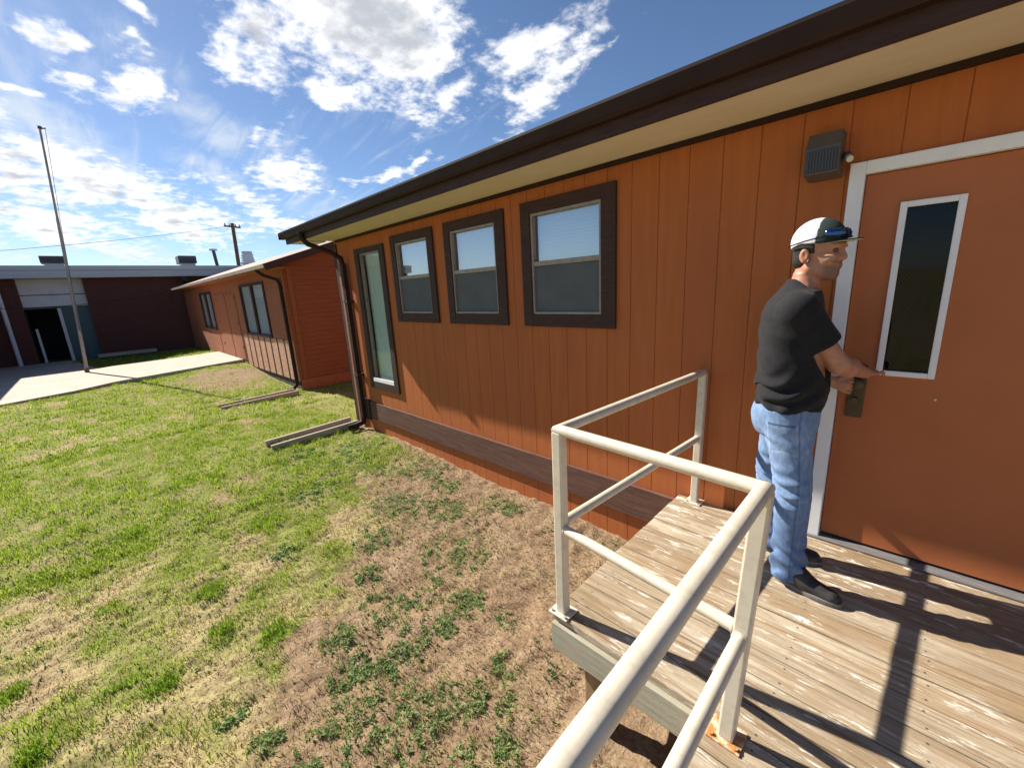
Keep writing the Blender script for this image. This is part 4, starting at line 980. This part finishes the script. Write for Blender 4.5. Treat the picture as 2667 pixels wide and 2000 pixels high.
    # ---- eyes
    for sg in (1, -1):
        e = MB(); c = hd(.079, sg*.031, -.007)
        import bmesh
        em = bpy.data.meshes.new('eye'); bm = bmesh.new(); bmesh.ops.create_uvsphere(bm, u_segments=14, v_segments=10, radius=.0115); bmesh.ops.translate(bm, verts=bm.verts, vec=c); bm.to_mesh(em); bm.free()
        link('eye', em, root, mat('shaded_eye', (.10, .06, .05), .2))  # whole eye coloured dark to carry the shade under the cap brim
    # ---- shirt
    S = Sdf((-.40, -.80, .86), (.26, -.02, 1.58), .005)
    def fold(X, Y, Z, u, v):
        s1 = np.sin((Z-u*.10+v*.02)*72+1.6*np.sin(Z*17+v*3.1+u*2)); w1 = np.exp(-((Z-1.03)/.085)**2)*smooth01(.75-.5*u)
        s2 = np.sin((Z-.5*v*.2+u*.1)*48+v*3.); w2 = np.exp(-((Z-1.25)/.12)**2)*smooth01(-u*.8+.3)
        s3 = np.sin(v*9+u*7+Z*14); w3 = np.exp(-((Z-.945)/.03)**2)
        return -(s1*w1*.010+s2*w2*.0045+s3*w3*.006)
    S.loft(tor, F[:2], .02, add=.006, fold=fold)
    hemR = shR*.38+elR*.62; hemL = shL*.45+elL*.55
    S.cone(shR, hemR, .074, .074, .035); S.cone(shL, hemL, .072, .07, .035)
    S.cone((-.1, -.45, 1.44)+R*.06, shR+U*.012, .058, .06, .05); S.cone((-.1, -.45, 1.44)-R*.06, shL+U*.012, .058, .06, .05)
    X, Y, Z = S.grid((slice(None),)*3)
    S.F = np.maximum(S.F, (.932+.022*np.sin(X*18)*.3+.006*np.sin(Y*40)-Z)).astype(np.float32)
    for sh, hm, el in ((shR, hemR, elR), (shL, hemL, elL)):                           # cut the sleeves square
        ax = (el-sh)/np.linalg.norm(el-sh); c = hm
        t = (X-c[0])*ax[0]+(Y-c[1])*ax[1]+(Z-c[2])*ax[2]; px, py, pz = X-c[0]-t*ax[0], Y-c[1]-t*ax[1], Z-c[2]-t*ax[2]
        near = np.sqrt(px*px+py*py+pz*pz) < .09
        S.F = np.where(near & (t > -.03), np.maximum(S.F, t), S.F).astype(np.float32)
    # neck opening
    nd = ((X+.088)**2+(Y+.45)**2)**.5; rimz = 1.562-.055*smooth01((X+.13)/.10)+0*Y
    S.F = np.where((nd < .12) & (Z > 1.48), np.maximum(S.F, Z-rimz), S.F).astype(np.float32)
    me, V = S.mesh('shirt', 2)
    M_shirt = mat('black_cotton', (.009, .009, .011), .85, (.015, .015, .018), 30., spec=.25, bump=.35, bscale=220)
    M_shirt.node_tree.nodes['Principled BSDF'].inputs['Sheen Weight'].default_value = .06
    link('shirt', me, root, M_shirt)
    # ---- jeans
    J = Sdf((-.36, -.74, .02), (.20, -.15, 1.02), .005)
    def jf(X, Y, Z, u, v):
        a = np.exp(-((Z-.52)/.10)**2)*.0095*smooth01(.8-u*.6); b = np.exp(-((Z-.15)/.10)**2)*.0115; c = np.exp(-((Z-.80)/.06)**2)*.004
        ph_ = np.sin(v*2.3+1.2+Z*9)*2.2
        return -(a*np.sin(Z*105+v*2.4+ph_)+b*np.sin(Z*74+u*2.6+ph_*1.3)+c*np.sin(Z*80+v*4+u*2))
    near_leg = [(.045, -.012, -.590, .076, .070), (.12, -.012, -.590, .074, .068), (.30, -.02, -.588, .074, .07), (.48, -.022, -.583, .078, .075), (.56, -.03, -.575, .082, .078), (.70, -.058, -.555, .094, .085), (.85, -.085, -.535, .112, .10), (.92, -.10, -.52, .115, .10)]
    far_leg = [(.045, -.135, -.34, .074, .07), (.12, -.135, -.34, .072, .068), (.30, -.152, -.34, .074, .07), (.48, -.165, -.345, .078, .074), (.56, -.163, -.35, .082, .078), (.70, -.15, -.365, .092, .085), (.85, -.125, -.385, .11, .10), (.92, -.115, -.39, .112, .10)]
    J.loft(near_leg, F[:2], .02, 2., fold=jf); J.loft(far_leg, F[:2], .02, 2., fold=jf)
    J.loft([(.80, -.108, -.452, .122, .165), (.86, -.108, -.452, .136, .178), (.94, -.105, -.45, .136, .178), (.99, -.105, -.45, .138, .176)], F[:2], .03)
    J.ell((-.185, -.50, .86), (.07, .085, .09), k=.04); J.ell((-.215, -.41, .86), (.065, .08, .09), k=.04)
    me, V = J.mesh('jeans', 2)
    # denim: faded on the thighs and seat, darker at the seams and below
    fade = .35+.5*np.exp(-((V[:, 2]-.78)/.22)**2)+.25*np.exp(-((V[:, 2]-.45)/.12)**2)+.3*(fbm(V[:, 0]*22+V[:, 1]*9, V[:, 2]*16, 8, 3)-.5)
    col = lerp3((.065, .115, .245), (.27, .39, .59), np.clip(fade, 0, 1))
    # sewn back pocket, its open edge, and the outer seam
    px_, pz_ = V[:, 0]+.085+.12*(V[:, 2]-.8), V[:, 2]
    nearside = (V[:, 1] < -.50)
    rim = np.maximum(np.abs(px_)-.062, np.maximum(pz_-.868, .735-pz_+np.abs(px_)*-.25)); line = np.exp(-(rim/.0035)**2)*nearside
    slot = np.exp(-((pz_-.868)/.005)**2)*(np.abs(px_) < .06)*nearside
    seam = np.exp(-((V[:, 0]-(.008-.03*smooth01((V[:, 2]-.5)/.4)))/.004)**2)*(V[:, 1] < -.6)
    col = lerp3(col, np.array([.40, .52, .70]), np.clip(line*.95, 0, 1)); col = lerp3(col, np.array([.02, .035, .09]), np.clip(np.maximum(slot, seam*.5), 0, 1))
    at = me.color_attributes.new('Col', 'FLOAT_COLOR', 'POINT'); at.data.foreach_set('color', np.concatenate([col, np.ones((len(V), 1))], 1).astype(np.float32).ravel())
    jo = link('jeans', me, root, mat('blue_denim', (.1, .15, .3), .85, (.06, .11, .24), 60., (1, 1, .4), .45, .2, attr='Col', bump=.4, bscale=260))
    # ---- shoes
    for (hx, hy, tx, ty) in ((-.062, -.578, .225, -.622), (-.185, -.345, .10, -.31)):
        a = np.array([hx, hy, 0]); b = np.array([tx, ty, 0]); d = (b-a)/np.linalg.norm(b-a); n = np.array([-d[1], d[0], 0]); Ln = np.linalg.norm(b-a)
        T = Sdf(np.minimum(a, b)-.08, np.maximum(a, b)+[.08, .08, .16], .0045)
        T.cone(a+d*.045+U*.05, a+d*.13+U*.048, .043, .045, .02); T.cone(a+d*.13+U*.045, b-d*.045+U*.032, .047, .04, .03, flat=(U, .85)); T.cone(a+d*.06+U*.09, a+d*.10+U*.085, .04, .042, .03)
        X, Y, Z = T.grid((slice(None),)*3); T.F = np.maximum(T.F, (.016-Z)).astype(np.float32); T.F = np.where(Z > .118, np.maximum(T.F, Z-.118), T.F).astype(np.float32)
        me, V = T.mesh('shoe', 2); so = link('shoe', me, root, mat('dark_shoe_leather', (.022, .02, .02), .5, (.05, .045, .042), 14., bump=.2))
        s = MB(); ring = []
        for t in np.linspace(0, 2*np.pi, 28, endpoint=False):
            lx = Ln/2+math.cos(t)*(Ln/2+.006); wdt = (.044+.008*smooth01(np.array((lx/Ln-.3)/.4)))*math.copysign(abs(math.sin(t))**.7, math.sin(t)); ring.append(a+d*lx+n*float(wdt))
        k = len(ring); vs = [tuple(p+U*.002) for p in ring]+[tuple(p+U*.024) for p in ring]
        s.add(vs, [tuple(reversed(range(k))), tuple(range(k, 2*k))]+[(i, (i+1) % k, (i+1) % k+k, i+k) for i in range(k)])
        s.build('sole', mat('grey_rubber_sole', (.16, .15, .14), .8), so, bevel=.004)
    # ---- hair (below the cap) and cap
    Hh = Sdf(H-.14, H+.14, .004); Hh.ell(hd(-.007, 0, .03), (.103, .0815, .09), A, .001); Hh.ell(hd(-.045, 0, -.035), (.058, .066, .06), A, .02)
    X, Y, Z = Hh.grid((slice(None),)*3); fx = (X-H[0])*Hf[0]+(Y-H[1])*Hf[1]; rx = (X-H[0])*Hr[0]+(Y-H[1])*Hr[1]; uz = Z-H[2]
    Hh.F = np.maximum(Hh.F, np.maximum(np.maximum(uz-.06, -.085-uz), np.where(uz > -.012, fx-.012, fx+.034))).astype(np.float32)
    me, V = Hh.mesh('hair', 1); link('hair', me, root, mat('black_hair', (.014, .011, .01), .6, (.03, .022, .018), 200., bump=.6, bscale=400, bstretch=(1, 1, .2)))
    tilt = math.radians(3); Cf = Hf*math.cos(tilt)+U*math.sin(tilt)*-1; Cu = U*math.cos(tilt)+Hf*math.sin(tilt); Ac = np.stack([Cf, Hr, Cu])
    cc = hd(-.006, 0, .035)
    K = Sdf(H-.2, H+.22, .004); K.ell(cc+Cu*.006, (.110, .088, .104), Ac, .001)
    X, Y, Z = K.grid((slice(None),)*3); hz = (X-cc[0])*Cu[0]+(Y-cc[1])*Cu[1]+(Z-cc[2])*Cu[2]; fx = (X-cc[0])*Cf[0]+(Y-cc[1])*Cf[1]+(Z-cc[2])*Cf[2]
    K.F = np.maximum(K.F, -.004-hz-.022*smooth01((-fx-.03)/.08)).astype(np.float32)
    me, V = K.mesh('cap', 2); rel = V-cc; fx = rel@Cf; hz = rel@Cu; front = fx > .022-.10*np.clip(hz-.06, 0, 1)
    col = np.where(front[:, None], np.array([.018, .04, .034]), np.array([.74, .72, .84]))
    at = me.color_attributes.new('Col', 'FLOAT_COLOR', 'POINT'); at.data.foreach_set('color', np.concatenate([col, np.ones((len(V), 1))], 1).astype(np.float32).ravel())
    cap = link('cap', me, root, mat('cap_fabric', (.5, .5, .5), .8, attr='Col', bump=.5, bscale=260))
    v = MB(); n = 20; top = []; bot = []
    rows = []
    for i, e in enumerate(np.linspace(0, 1, 9)):
        row = []
        for j, t in enumerate(np.linspace(-1, 1, n)):
            wdt = .085*(1-.25*e*e); L_ = .088+e*.082*math.sqrt(max(0, 1-(t*.82)**2))-.048*t*t*(1-e*.4)
            arch = -.007*t*t+.010*e
            row.append(cc+Cf*L_+Hr*(wdt*t)+Cu*(arch+.004))
        rows.append(row)
    pts = [tuple(p) for r in rows for p in r]; m2 = len(rows); vs = pts+[tuple(np.array(p)-Cu*.005) for p in pts]; fs = []; N0 = len(pts); mi = []
    for i in range(m2-1):
        for j in range(n-1): fs.append((i*n+j, i*n+j+1, (i+1)*n+j+1, (i+1)*n+j)); mi.append(0); fs.append((N0+i*n+j, N0+(i+1)*n+j, N0+(i+1)*n+j+1, N0+i*n+j+1)); mi.append(1)
    bd = [(0, j) for j in range(n)]+[(i, n-1) for i in range(1, m2)]+[(m2-1, j) for j in range(n-2, -1, -1)]+[(i, 0) for i in range(m2-2, 0, -1)]
    for a, b in zip(bd, bd[1:]+bd[:1]): i0, i1 = a[0]*n+a[1], b[0]*n+b[1]; fs.append((i0, i0+N0, i1+N0, i1)); mi.append(0)
    v.v = vs; v.f = fs; v.mi = mi; v.c = [(1, 1, 1)]*len(fs)
    v.build('visor', [mat('black_visor', (.015, .016, .016), .7), mat('pale_green_underbrim', (.62, .72, .55), .8)], cap, smooth=True)
    MB().tube([cc+Cu*.108, cc+Cu*.113], .007, 10).build('button', mat('cap_button', (.018, .04, .034), .8), cap)
    # ---- sunglasses perched on the cap
    sg_ = empty('sunglasses', tuple(cc+Cf*.1+Cu*.03), 'black wraparound sunglasses with blue mirrored lenses perched on the cap', 'sunglasses')
    M_fr = mat('glossy_black_frame', (.01, .01, .011), .2); M_ln = mat('blue_mirror_lens', (.05, .12, .34), .08, metal=.9)
    def ring(t, rr, u): return cc+Cf*(math.cos(t)*.122*rr)+Hr*(math.sin(t)*.101*rr)+Cu*u
    fr = MB(); fr.tube([ring(t, 1.0, .022) for t in np.linspace(-1.15, 1.15, 15)], .0045, 8); fr.build('frame', M_fr, sg_, smooth=True)
    for s in (1, -1):
        ln = MB(); rowa = [ring(s*t, .985, .020) for t in np.linspace(.1, 1.1, 9)]; rowb = [ring(s*t, .93-.02*math.sin(i), .058) for i, t in enumerate(np.linspace(.15, 1.0, 9))]
        rowm = [ring(s*t, 1.0, .040) for t in np.linspace(.08, 1.08, 9)]
        vs = [tuple(p) for p in rowa+rowm+rowb]; fs = [(i, i+1, i+10, i+9) for i in range(8)]+[(i+9, i+10, i+19, i+18) for i in range(8)]
        ln.add(vs, fs); o = ln.build('lens', M_ln, sg_, smooth=True, fixn=False); so = o.modifiers.new('t', 'SOLIDIFY'); so.thickness = .003
        te = MB(); te.tube([ring(s*t, 1.0+.0, .022-.028*max(0, t-1.15)) for t in np.linspace(1.1, 2.45, 12)], .003, 6); te.build('temple', M_fr, sg_, smooth=True)
person()
print('objects', len(bpy.data.objects))
